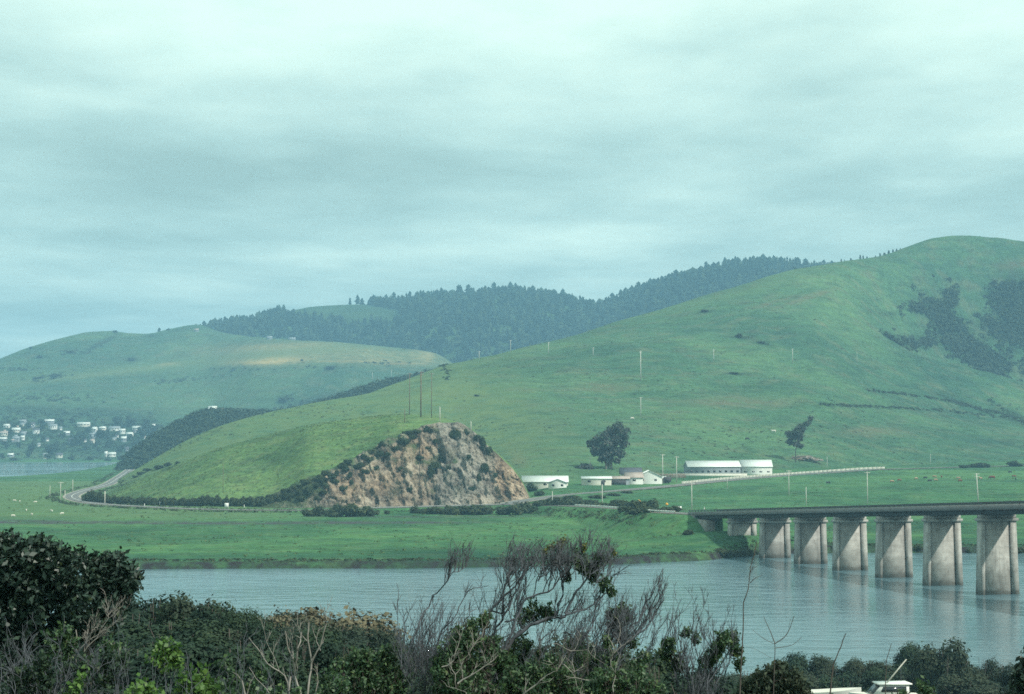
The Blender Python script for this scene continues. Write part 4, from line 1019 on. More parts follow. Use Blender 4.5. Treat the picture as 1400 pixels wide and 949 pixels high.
def build_far_plants():
    # hedge along the road under the knoll
    G = 'shrubs in the dark hedge along the coast road'
    for px in np.arange(121, 425, 6.3):
        for row in range(2):
            q = px + RNG.uniform(-2, 2); yr = np.interp(px, [118,145,200,300,420], [686.5,688.5,690.5,693,694])
            p = plain_at(q, yr); p = on_plain(q, p[1] + row*5 + RNG.uniform(-1.5, 1.5)); k = p[1]/F
            z = max(p[2], min(p[2] + 2, KNOLL.z(q, p[1]) if 115 < q < 735 else -9)); h = k*1.15*(RNG.uniform(9, 13) if px > 150 else RNG.uniform(12, 15))*(1 - .25*row)*np.interp(px, [118,200,330,420], [1.1,1.,1.,.8])
            far_shrub((p[0], p[1], z), RNG.uniform(10, 15)*k, h, 'dark shrub in the hedge between the coast road and the knoll', G)
    # road bank shrubs in front of the rock face
    lst = [(422,706,20,12),(440,706,26,14),(462,706.5,30,17),(486,706.5,30,19),(503,706,22,17),(515,704,12,8),(528,703,10,7),(570,702,20,10),(590,703,26,12),(612,703,24,13),(628,704,26,15),(645,704,32,17),(662,703,24,13),
           (686,704,26,13),(704,704,30,16),(722,702,30,15),(735,701,16,9)]
    for i, (px, py, w, h) in enumerate(lst):
        p = plain_at(px, py); k = p[1]/F
        far_shrub(p, w*k*1.1, h*k*1.05, 'dark green bush on the road bank below the rock face', 'bushes on the bank below the rock face')
    lst = [(748,700,18,9),(765,701,24,12),(782,702,22,10),(800,703,20,9),(812,702,20,16),(826,706,26,13),(842,710,26,13),(858,715,26,15),(872,718,26,17),(886,716,30,22),(902,714,26,18),(848,722,22,13),(866,728,26,15),(884,729,22,12),(905,728,26,10),(922,727,22,12),
           (940,731,18,8),(800,700,16,8),(838,702,18,9),(775,697,12,6),(930,716,14,10)]
    for px, py, w, h in lst:
        p = plain_at(px, py); k = p[1]/F; far_shrub(p, w*k, h*k, 'bush on the embankment leading to the bridge', 'bushes on the bridge embankment')
    for px, py, w, h in ((990,762,26,11),(1008,763,26,13),(1022,763,24,12),(1032,762,14,10)):
        p = plain_at(px, py); k = p[1]/F; far_shrub(p, w*k, h*k, 'dark shrub at the waterline beside the first river pier', 'shrubs at the foot of the first pier')
    for px, py, w, h in ((1148,757,12,10),(1253,756,12,8),(1322,757,12,7),(1395,757,22,11),(1140,752,14,8)):
        p = plain_at(px, py); k = p[1]/F; far_shrub(p, w*k, h*k, 'shrub on the river bank seen between the bridge piers', 'shrubs on the bank behind the bridge piers')
    # thicket in the fork of the two roads
    for px, py, w, h in ((745,690,20,9),(762,689,24,11),(780,688,26,12),(795,689,20,9),(838,678,24,5),(815,681,26,6),(858,674,20,4),(772,685,20,8),(808,688,18,7)):
        p = plain_at(px, py); k = p[1]/F; far_shrub(p, w*k, h*k, 'low bush in the fork between the two roads', 'bushes in the fork of the two roads')
    # right of the rock face, at the farm
    for px, py, w, h, lab in ((728,672,16,14,'dark bush at the right foot of the rock face'),(737,678,14,9,'low bush right of the rock face beside the road'),(750,661,8,5,'little dark bush before the white cottage'),(790,655,14,5,'low bush between cottage and pale shed'),(802,662,12,5,'low bush at the left wall of the pale shed')):
        p = plain_at(px, py); k = p[1]/F; far_shrub(p, w*k, h*k, lab)
    p = plain_at(796, 651); k = p[1]/F; far_shrub(p, 30*k, 22*k, 'big dark bush left of the eucalyptus tree', name='bush', m=L_GUM)
    p = plain_at(783, 646); k = p[1]/F; far_shrub(p, 12*k, 16*k, 'slim dark bush at the left edge of the big bush', name='bush', m=L_GUM)
    for px, py, w, h, lab in ((1337,639.5,30,9,'long dark bush at the upper road right of the crossarm pole'),(1318,640,16,5,'smaller dark bush touching the long bush at the upper road'),(1388,638,24,9,'dark bush at the upper road by the picture edge')):
        p = plain_at(px, py); k = p[1]/F; far_shrub(p, w*k, h*k, lab, m=L_FAR)
    # rock face bushes
    for px, py, w, h in [(518,621,10,7),(531,623,9,6),(498,624,9,6),(507,628,10,6),(486,637,10,6),(474,643,10,6),(455,652,11,7),(462,648,10,6),(444,658,11,7),(432,664,11,6),(421,669,11,6),(410,674,12,7),(398,678,12,7),(386,681,12,7),(372,680,13,7),(360,682,12,7),(405,668,12,7),(420,660,12,7),(436,654,12,7),(450,647,12,7),(468,637,11,6),(478,632,10,6),(395,672,13,7),(428,672,12,7),(446,664,11,7),(460,658,10,6),(412,682,12,6),(436,682,10,5),(480,650,10,6),(494,636,9,6),(508,618,9,6),(524,608,9,6),(540,612,10,6),(547,604,11,7),
                         (558,592,12,6),(570,590,10,5),(583,588,9,7),(553,604,11,8),(563,598,10,6),(596,603,8,6),(620,595,13,10),(653,598,9,6),(660,609,15,13),(668,616,9,8),(638,591,8,6),(599,637,13,10),(590,648,14,12),(604,627,11,8),(661,640,9,10),(655,655,9,8),(500,645,9,6),(515,640,8,5),
                         (470,668,10,6),(482,660,8,5),(612,640,7,5),(575,625,8,5),(585,612,7,4),(640,625,8,6),(676,650,7,6),(548,640,6,4),(645,668,8,5),(560,668,7,4),(444,674,10,6)]:
        p = cliff_at(px, py + h*.4); k = p[1]/F
        far_shrub(p, w*k*1.3, h*k*1.3, 'dark shrub clinging to the rock face', 'shrubs growing on the rock face', m=L_FAR if RNG.random() < .5 else L_HEDGE)
    for px, py, w, h in ((205,643,14,5),(218,640,16,6),(232,636,14,5),(243,633,8,4),(193,648,12,5),(186,652,10,4)):
        p = hill_at(BIG, px, py + 1); k = p[1]/F; far_shrub(p, w*k, h*k, 'dark shrub in the row at the tail of the knoll', 'shrubs in the fold at the left end of the knoll', m=L_FAR)
    # single bushes on the slopes
    for hill, px, py, w, h, lab in ((BIG,1010,461,14,5,'dark bush high on the big hill, left of two'),(BIG,1041,470,12,4,'dark bush high on the big hill, right of two'),(BIG,965,427,12,4,'small bush near the ridge of the big hill'),(BIG,651,542,8,3,'small dark bush above the knoll on the hill'),
                                    (BIG,1005,512,14,3,'low scrub patch halfway up the big hill'),(BIG,1278,380,5,3,'small bush near the summit of the big hill'),
                                    (LEFT,180,494,10,5,'dark bush alone on the far pasture below the crest'),(LEFT,453,504.5,14,5,'dark bush on the far pasture below the straw coloured patch'),(LEFT,412,494,4,3,'tiny bush below the bare patch on the far pasture'),(LEFT,389,550,16,8,'round bush by the wooded gully on the far pasture'),
                                    (LEFT,95,483,10,4,'dark bush under the left crest of the far hill'),(LEFT,54,489,9,3,'bush on the left shoulder of the far hill'),(LEFT,158,455,8,4,'bush on the rounded crest of the far hill'),(LEFT,217,452,7,6,'small tree breaking the crest line of the far hill'),(LEFT,229,451.5,5,3,'small bush on the crest right of the crest-line tree'),(LEFT,75,516,26,5,'long dark scrub on the far hill left'),(LEFT,52,518,16,4,'left end of the long dark scrub on the far hill'),(LEFT,42,477,9,3,'pale bush at the left skyline')):
        p = hill_at(hill, px, py); k = p[1]/F; far_shrub(p, w*k, h*k, lab, m=L_FAR)

    # eucalyptus by the farm
    rng = np.random.default_rng(5); p = plain_at(832, 651); k = p[1]/F
    def LB_(lst, px0, py0): return [((x - px0)*k, RNG.uniform(-3, 3), (py0 - y)*k, r*k) for x, y, r in lst]
    lob = LB_([(845,584,9),(836,590,10),(851,592,9),(825,597,10),(815,603,9),(809,609,7),(843,602,12),(852,607,9),(830,608,12),(818,614,11),(812,618,7),(826,620,11),(840,617,10),(848,620,8),(832,628,8),(843,630,6),(822,628,6),(854,598,6),(805,605,4),(857,588,5)], 832, 651)
    make_tree('eucalyptus_tree', p, 74*k, 56*k, 3400, .95, L_GUM, 'big dark eucalyptus tree with two trunks behind the farm sheds', rng=rng, lobes=lob, trunk_h=.2, stems=2)
    p = hill_at(BIG, 1087, 633); k = p[1]/F*1.2
    lob = LB_([(1104,583,4),(1100,588,5),(1096,593,6.5),(1090,597,7.5),(1084,603,7),(1092,604,6.5),(1081,609,5),(1092,614,4),(1087,612,4),(1079,600,4.5)], 1087, 633)
    make_tree('leaning_tree', p, 50*k, 20*k, 1700, .8, L_GUM, 'lone ragged tree leaning to the right with a bare pale trunk', rng=rng, lobes=lob, trunk_h=.42, lean=.12)
    # fallen timber and boulders at its foot
    t = empty('fallen_tree', tuple(hill_at(BIG, 1100, 631)), label='heap of fallen grey timber at the foot of the lone leaning tree', cat='fallen tree')
    def logs(n, seed):
        m = MB(); r = random.Random(seed)
        for i in range(n):
            x = r.uniform(-11, 9); a = r.uniform(-.5, .5); L = r.uniform(3, 8); z = max(.25, 3.6 - abs(x+1)*.32)*r.uniform(.3, 1)
            m.tube([(x - L/2*math.cos(a), r.uniform(-2,2), z - L/2*math.sin(a)*.5), (x, r.uniform(-2,2), z), (x + L/2*math.cos(a), r.uniform(-2,2), z + L/2*math.sin(a)*.6)], [r.uniform(.15,.4), .38, .12], 6)
        return m
    logs(34, 3).build('trunk', M_BROWN, t); logs(46, 5).build('branch', plain('driftwood_grey', (.30,.26,.23), .9, .2, 1), t)

    # town trees
    G = 'dark trees between the houses of the town'
    spots = [(107,608,22,15),(112,603,16,14),(100,610,12,10),(45,620,14,14),(41,626,12,10),(70,622,18,13),(76,618,14,12),(66,630,12,9),(145,600,14,13),(137,599,12,11),(160,582,18,12),(178,584,16,12),(200,588,16,15),(205,596,16,14),(196,600,14,12),(208,606,14,14),(60,605,8,10),(20,588,10,8),(40,586,10,8),(58,588,12,8),
             (86,600,9,9),(133,612,10,8),(150,612,12,9),(120,616,12,8),(165,618,12,9),(186,612,16,12),(180,624,14,10),(165,630,12,7),(100,630,14,6),(125,631,12,6),(148,632,10,5),(8,612,12,9),(26,612,10,8),(15,595,8,7),(84,582,10,8),(100,579,10,7),(57,580,10,7),(20,632,12,6),(3,628,10,8),(120,592,8,7),(179,603,10,9),(192,594,12,10),(212,592,14,12)]
    protos = []
    for i in range(5):
        r = np.random.default_rng(40+i); protos.append(tree_parts(12, 13, 420, 1.5, r, trunk_h=.15))
    meshes = [(raw_mesh('crown', c[0], [c[1]], {'tone': ('FACE', c[2])}), t_.mesh('trunk')) for c, t_ in protos]
    for px, py, w, h in spots:
        p = hill_at(LEFT, px, py); k = p[1]/F; cm, tm = meshes[RNG.integers(5)]
        t = empty('town_tree', tuple(p), RNG.random()*6.28, label='dark rounded tree among the houses of the town', cat='tree', group=G)
        t.scale = (w*k/13, w*k/13, h*k/12); link('crown', cm, L_FAR, t); link('trunk', tm, M_BARK, t)

def mass(name, pts, w, h, n, leaf, m, label, seed):
    """one uncountable mass of brush: low clumps of leaf faces on every point"""
    rng = np.random.default_rng(seed); P = np.array(pts); k = len(P)
    s = .6 + .8*rng.random(k); i = np.repeat(np.arange(k), n); d = rand_dirs(len(i), rng); d[:, 2] = np.abs(d[:, 2])
    q = P[i] + d*np.array([w*.5, w*.5, h])*s[i][:, None]*(.6 + .4*rng.random(len(i)))[:, None]
    V, Fq = leaf_cards(q, leaf, rng, d, 1.3)
    tone = np.clip(.5*rng.random(k)[i] + .5*rng.random(len(i)), 0, 1)
    tag(link(name, raw_mesh(name, V, [Fq], {'tone': ('FACE', tone)}), m), label, kind='stuff')

def build_masses():
    rng = np.random.default_rng(77); pts = []
    for _ in range(2000):
        px = rng.uniform(160, 600); P, Ys = SCRUB.ctrl(px); Y = rng.uniform(Ys[0] + 40, Ys[1] + 30); pts.append((xpix(px, Y), Y, SCRUB.z(px, Y) - .8))
    mass('brush_thicket', pts, 12, 5.5, 26, 2.2, L_FAR, 'dark thicket covering the slope behind the green spur', 1)
    # gullies on the right shoulder of the big hill
    pts = []
    while len(pts) < 2300:
        px = rng.uniform(1190, 1560); py = rng.uniform(385, 525)
        d = max(float(blob(np.array(px), np.array(py), *b)) for b in ((1290,440,34,14,.75),(1330,480,58,14,.35),(1262,425,24,6,.1),(1250,468,34,7,.1),(1400,420,40,38,.9),(1300,410,9,14),(1375,400,20,8,.6),(1380,455,40,10,.5),(1345,505,30,8,.4),(1460,450,60,40),(1225,472,12,3)))
        if rng.random() < d**1.6 and py < float(sh(px)) + 2:
            p = None; P, Ys = BIG.ctrl(px)
            for Y in np.linspace(Ys[2] + 40, Ys[4], 500) + rng.uniform(0, 3):
                if float(P(Y)) >= zpix(py, Y): p = (xpix(px, Y), Y, BIG.z(px, Y) - .6); break
            if p: pts.append(p)
    mass('gully_brush', pts, 11, 4.5, 24, 2.1, L_FAR, 'dark brush filling the gullies below the summit', 2)
    pts = []
    for line, n in (([(1185,534),(1240,540),(1300,549),(1340,560),(1372,567),(1410,584)], 260), ([(1120,554),(1200,556),(1290,562),(1375,571)], 130), ([(603,484),(607,500),(612,520)], 40), ([(1440,600),(1410,584),(1380,566),(1350,545)], 60)):
        L = np.array(line, float)
        for _ in range(n):
            u = rng.uniform(0, len(L)-1); i = min(int(u), len(L)-2); q = L[i]*(1-u+i) + L[i+1]*(u-i); p = hill_at(BIG, q[0] + rng.normal()*3, q[1] + rng.normal()*.8); pts.append((p[0], p[1], p[2] - .3))
    mass('ditch_brush', pts, 3.6, 1.5, 18, 1.0, L_FAR, 'thin dark brush following the little drains on the big hill', 12)
    # far pasture brush above the town
    pts = []
    while len(pts) < 1100:
        px = rng.uniform(-60, 560); py = rng.uniform(470, 632)
        d = max(float(blob(np.array(px), np.array(py), *b)) for b in ((75,514,36,3.2,-.18),(160,588,70,9),(60,570,70,6),(40,590,60,16),(130,606,80,20),(200,596,30,20),(138,470,30,3,-.5),(440,548,60,4,-.2),(395,546,10,4),(205,459,12,2),(95,482,10,3),(430,503,26,2),(520,497,24,2),(60,545,50,4),(250,520,40,2,-.1),(330,505,30,2),(20,505,24,2)))
        if rng.random() < d: p = hill_at(LEFT, px, py); pts.append((p[0], p[1], p[2] - .5))
    mass('far_brush', pts, 8, 3.2, 16, 1.8, L_FAR, 'low brush scattered over the far slopes above the town', 3)
    # tussocks and rough patches in the pastures
    pts = []
    for _ in range(5200):
        px = rng.uniform(150, 1450); P, Ys = BIG.ctrl(px); Y = rng.uniform(Ys[0], Ys[-2]); X = float(xpix(px, Y))
        if fbm(np.array([X/60]), np.array([Y/60]), 91, 3)[0] + rng.uniform(-.35,.35) > .08: pts.append((X, Y, BIG.z(px, Y) - .1))
    mass('hill_tussocks', pts, 2.0, .6, 8, .7, L_HEDGE, 'rough tussocks and weeds dotted over the big pasture hill', 14)
    pts = []
    for _ in range(5200):
        Y = rng.uniform(470, 1250); px = rng.uniform(-60, 1460); X = float(xpix(px, Y))
        if Y > float(BANK(px)) + 6 and fbm(np.array([X/25]), np.array([Y/40]), 92, 3)[0] + rng.uniform(-.4,.4) > .12: pts.append((X, Y))
    A = np.array(pts); zz = ground_z(A[:, 0], A[:, 1]); mass('meadow_rushes', np.column_stack([A, zz - .05]), 1.6, .45, 8, .4, L_RUSH, 'clumps of rushes and longer grass in the river meadows', 15)
    pts = []
    for _ in range(1500):
        px = rng.uniform(120, 560); P, Ys = KNOLL.ctrl(px); Y = rng.uniform(Ys[0], Ys[-2]); X = float(xpix(px, Y)); pts.append((X, Y, KNOLL.z(px, Y) - .1))
    mass('knoll_tussocks', pts, 1.2, .4, 8, .4, L_RUSH, 'tussocks of longer grass on the knoll', 16)
    # low weeds along the river bank, road and ditch
    pts = []
    for _ in range(800):
        px = rng.uniform(-20, 1420); Y = float(BANK(px)) + rng.uniform(3.5, 7.5); X = float(xpix(px, Y)); pts.append((X, Y, ground_z(X, Y) - .1))
    mass('bank_weeds', pts, 1.7, .55, 12, .38, L_HEDGE, 'rough weeds along the edge of the far river bank', 4)
    pts = []
    for _ in range(1500):
        i = rng.integers(2, len(LA)-1); n = np.array([-(LA[i+1]-LA[i-1])[1], (LA[i+1]-LA[i-1])[0]]); n /= np.linalg.norm(n); q = LA[i, :2] + n*rng.choice([-1, 1])*rng.uniform(7.5, 13)
        if q[1] > 570: pts.append((q[0], q[1], ground_z(q[0], q[1]) - .1))
    mass('verge_weeds', pts, 2.2, 1.0, 12, .45, L_HEDGE, 'rough weeds along the verges of the coast road', 5)

def build_forest():
    rng = np.random.default_rng(9)
    def conifer(h, r, rng, tiers=6, seg=5):
        V = []; T = []; nb = 0
        for t in range(tiers):
            z0 = h*(.12 + .8*t/tiers); z1 = z0 + h*.8/tiers*1.9; rr = r*(1 - t/tiers)**.8*rng.uniform(.75, 1.2) + .15; a0 = rng.random()*6
            ring = [(math.cos(a0 + 6.283*j/seg)*rr*rng.uniform(.55, 1.25), math.sin(a0 + 6.283*j/seg)*rr*rng.uniform(.55, 1.25), z0 + rng.uniform(-.4, .2)*h/tiers) for j in range(seg)]
            V += ring + [(rng.uniform(-.1,.1)*r, rng.uniform(-.1,.1)*r, min(z1, h))]; T += [(nb+j, nb+(j+1) % seg, nb+seg) for j in range(seg)]; nb += seg + 1
        return np.array(V), np.array(T)
    protos = [conifer(1, .17 + .03*(i % 4), rng, 5 + i % 3) for i in range(10)]
    # ---- the wood as one mass
    pts = []
    FCP = lin(fc_p); clear = lin([(385,428),(400,420),(480,416),(520,421),(545,433)]); clear_b = lin([(385,430),(430,437),(480,441),(520,441),(548,436)])
    def inside(px, py):
        top = float(FCP(px))
        if px < 262: return False
        if 388 < px < 546 and py < float(clear_b(px)) + 1 and py > float(clear(px)) - 9: return px > 487 and py < 423 and px < 546 and py < float(clear(px)) - 1
        return py >= top - 1
    n = 0
    fcy = lin(fc_y)
    while len(pts) < 8200 and n < 60000:
        n += 1; px = rng.uniform(262, 1260); P, Ys = FOREST.ctrl(px)
        Y = rng.uniform(Ys[0]*.6 + Ys[1]*.4, Ys[2] + 25); z = FOREST.z(px, Y); py = float(pyof(Y, z))
        if inside(px, py): pts.append((xpix(px, Y), Y, z))
    V = []; T = []; tone = []; off = 0
    for p in pts:
        v, t = protos[rng.integers(10)]; h = rng.choice([rng.uniform(8, 14), rng.uniform(12, 24)]); a = rng.random()*6.28; c, s = math.cos(a), math.sin(a); wide = rng.choice([rng.uniform(.5, .9), rng.uniform(.8, 1.5)])
        q = np.stack([(v[:, 0]*c - v[:, 1]*s)*h*wide, (v[:, 0]*s + v[:, 1]*c)*h*wide, v[:, 2]*h - 1], 1) + np.array(p)
        V.append(q); T.append(t + off); off += len(v); tone.append(np.full(len(t), rng.random()))
    tag(link('forest', raw_mesh('forest', np.concatenate(V), [np.concatenate(T)], {'tone': ('FACE', np.concatenate(tone))}), L_CONIF), 'dark conifer forest covering the far ridge', kind='stuff')
    # ---- single trees standing out on the skyline
    pm = [(raw_mesh('crown', v*np.array([14*1.3, 14*1.3, 14]), [t], {'tone': ('FACE', np.full(len(t), .4))}), MB().tube([(0,0,-1),(0,0,4),(0,0,11)], [.35,.28,.1], 5).mesh('trunk')) for v, t in protos]
    def sky_tree(hill, px, py, hpx, label, group=None):
        if hill is FOREST: Y = float(fcy(px)) - 4
        else: Y = float(_c(px)) + 14
        z = hill.z(px, Y); k = Y/F; c, tr = pm[rng.integers(10)]
        t = empty('conifer', (float(xpix(px, Y)), Y, z - .5), rng.random()*6.28, label=label, cat='tree', group=group); s = hpx*k/14; q_ = rng.uniform(.55, 1.05); t.scale = (s*q_, s*q_, s)
        link('crown', c, L_CONIF, t); link('trunk', tr, M_BARK, t)
    sky_tree(FOREST, 478, 0, 11, 'single conifer standing apart on the grassy skyline left of the forest')
    sky_tree(FOREST, 273, 0, 11, 'rounded dark tree at the left tip of the far woods')
    for px in list(np.arange(490, 812, 7.5)) + list(np.arange(822, 1088, 6.5)):
        sky_tree(FOREST, px + rng.uniform(-3, 3), 0, rng.uniform(9, 19), 'conifer standing out against the sky along the forested ridge', 'conifers along the forest skyline')
    G = 'small trees on the saddle of the right skyline'
    for px, h in ((1088,9),(1092,6),(1106,5),(1152,8),(1156,6),(1165,7),(1178,10),(1182,9),(1187,7),(1199,6),(1205,8),(1211,7),(1217,8),(1223,7),(1228,6),(1233,5)):
        sky_tree(BIG, px, 0, h, 'small dark tree on the skyline saddle left of the summit', G)
build_far_plants(); build_masses(); build_forest()
# ------------------------------------------------------------------ near vegetation and the boats on the near shore
L_LAUREL = leaf_mat('laurel_foliage', [(0, (.010,.022,.018)), (.55, (.018,.038,.028)), (.85, (.030,.056,.036)), (1, (.06,.075,.03))], .45, .12, .4)
L_BRUSH = leaf_mat('brush_foliage', [(0, (.022,.050,.029)), (.5, (.042,.086,.040)), (.85, (.078,.13,.05)), (1, (.13,.16,.06))], .5, .22, .35)
L_YELLOW = leaf_mat('yellow_tip_foliage', [(0, (.06,.08,.025)), (.6, (.12,.13,.035)), (1, (.19,.17,.05))], .5, .25, .3)
L_LIGHT = leaf_mat('light_weed_foliage', [(0, (.042,.092,.026)), (.6, (.078,.155,.036)), (1, (.14,.22,.05))], .5, .3, .3)
L_DOME = leaf_mat('dark_shrub_foliage', [(0, (.011,.024,.019)), (.5, (.022,.043,.027)), (.85, (.046,.072,.036)), (1, (.075,.082,.052))], .7, .15, .15)
L_OLIVE = leaf_mat('olive_shrub_foliage', [(0, (.024,.040,.030)), (.5, (.040,.058,.038)), (1, (.072,.085,.052))], .7, .18, .15)
L_BROWNB = leaf_mat('brown_seed_heads', [(0, (.075,.066,.045)), (.5, (.125,.112,.072)), (1, (.18,.16,.105))], .9, .1, .1)
M_BARKD = plain('dark_branch_bark', (.085,.072,.066), .9, .3, 14.)
M_BARKP = plain('pale_dead_wood', (.24,.22,.20), .9, .2, 14.)
M_TWIGG = plain('grey_twig_bark', (.092,.10,.115), .9, .25, 14.)

def px3(px, py, Y): return np.array([float(xpix(px, Y)), Y, float(zpix(py, Y))])

class Plant:
    """branches and leaves of one near plant"""
    def __init__(s, seed): s.rng = np.random.default_rng(seed); s.tubes = []; s.tips = []; s.V = []; s.tone = []; s.nl = 0; s.ztop = None
    def limb(s, pts, r0, r1, wob=.012):
        P = np.array(pts, float); d = np.r_[0, np.cumsum(np.linalg.norm(np.diff(P, axis=0), axis=1))]
        n = max(6, int(d[-1]/.045)); t = np.linspace(0, d[-1], min(n, 40))
        Q = np.stack([Pchip(d, P[:, k])(t) for k in range(3)], 1) if len(P) > 1 else P
        w = s.rng.normal(size=Q.shape)*wob; w[0] = 0; w[1:] = (w[1:] + w[:-1])*.6; Q = Q + w
        s.tubes.append((Q, np.linspace(r0, r1, len(Q)))); return Q
    def twig(s, p, d, L, r, gen, up=.25, wind=(.12,0,0), kids=4, curl=.35):
        n = max(4, int(L/.05) + 2); Q = [p]; v = d/np.linalg.norm(d)
        for i in range(n-1):
            v = v + s.rng.normal(size=3)*curl*.28 + np.array([0,0,up])*.12 + np.array(wind)*.12; v /= np.linalg.norm(v)
            if s.ztop is not None and len(Q) > 2 and Q[-1][2] > s.ztop + s.rng.uniform(-.09, .05): break
            Q.append(Q[-1] + v*L/(n-1))
        n = len(Q); Q = np.array(Q); s.tubes.append((Q, np.linspace(r, r*.45 if gen else r*.3, n))); s.tips.append((Q[-1], v))
        if gen > 0:
            for k in range(kids):
                i = s.rng.integers(max(1, n//4), max(2, n)); i = min(i, n-1); b = Q[i] - Q[i-1]; b /= np.linalg.norm(b) + 1e-9
                e = b*.75 + rand_dirs(1, s.rng)[0]*.65 + np.array([0,0,up]); s.twig(Q[i], e, L*s.rng.uniform(.45, .75), max(r*.66, .0024), gen-1, up, wind, kids, curl)
    def sprout(s, Q, n, L, r, gen, **k):
        for _ in range(n):
            i = s.rng.integers(max(1, len(Q)//5), len(Q)); b = Q[i] - Q[i-1]; b /= np.linalg.norm(b) + 1e-9
            e = b*.5 + rand_dirs(1, s.rng)[0]*.6 + np.array([0,0,k.get('up', .3)*2]); s.twig(Q[i], e, L*s.rng.uniform(.6, 1.25), r, gen, **k)
    def leaves_at(s, C, d, size, per, spread, elong=2., dens=1.):
        """tufts of leaves round the shoots that end at C"""
        C = np.asarray(C); n = len(C)*per; i = np.repeat(np.arange(len(C)), per)
        t = s.rng.random(n)[:, None]
        P = C[i] - d[i]*t*spread*1.6 + s.rng.normal(size=(n, 3))*spread*.33
        til = d[i]*.7 + rand_dirs(n, s.rng)*.8
        V, _ = leaf_cards(P, size, s.rng, None, elong, .5, til)
        s.V.append(V); ct = s.rng.random(len(C))[i]; s.tone.append(np.clip(.45*ct + .4*s.rng.random(n) + .2*(1 - t[:, 0]), 0, 1)); s.nl += n
    def tuft(s, c, r, n, size, per=14, spread=None, up=.6, stem=None, sx=1., elong=2.):
        """a leafy clump: n upright shoots inside a ball"""
        c = np.asarray(c); d = rand_dirs(n, s.rng)*(s.rng.random(n)**.4)[:, None]; C = c + d*np.array([r*sx, r, r])
        v = d*.7 + np.array([.12, 0, up]) + s.rng.normal(size=(n, 3))*.25; v /= np.linalg.norm(v, axis=1)[:, None]
        s.leaves_at(C, v, size, per, spread or size*2.2, elong)
        for k in range(n):
            b = C[k] - v[k]*min(r*.9, .25); s.tubes.append((np.array([b, C[k] - v[k]*.05, C[k]]), np.array([.004, .0025, .0015])))
    def build(s, name, origin, m_leaf, m_bark, sides=5, **kw):
        t = empty(name, tuple(origin), **kw); o = np.asarray(origin)
        if s.tubes:
            mb = MB()
            for Q, r in s.tubes: mb.tube(Q - o, r, sides if r[0] > .006 else 3, cap=False)
            mb.build('branches' if False else 'branch', m_bark, t, smooth=True)
        if s.V:
            V = np.concatenate(s.V) - o
            link('foliage', raw_mesh('foliage', V, [np.arange(len(V)).reshape(-1, 4)], {'tone': ('FACE', np.concatenate(s.tone))}), m_leaf, t)
        return t
def gnd(px, Y): X = float(xpix(px, Y)); return np.array([X, Y, ground_z(X, Y)])

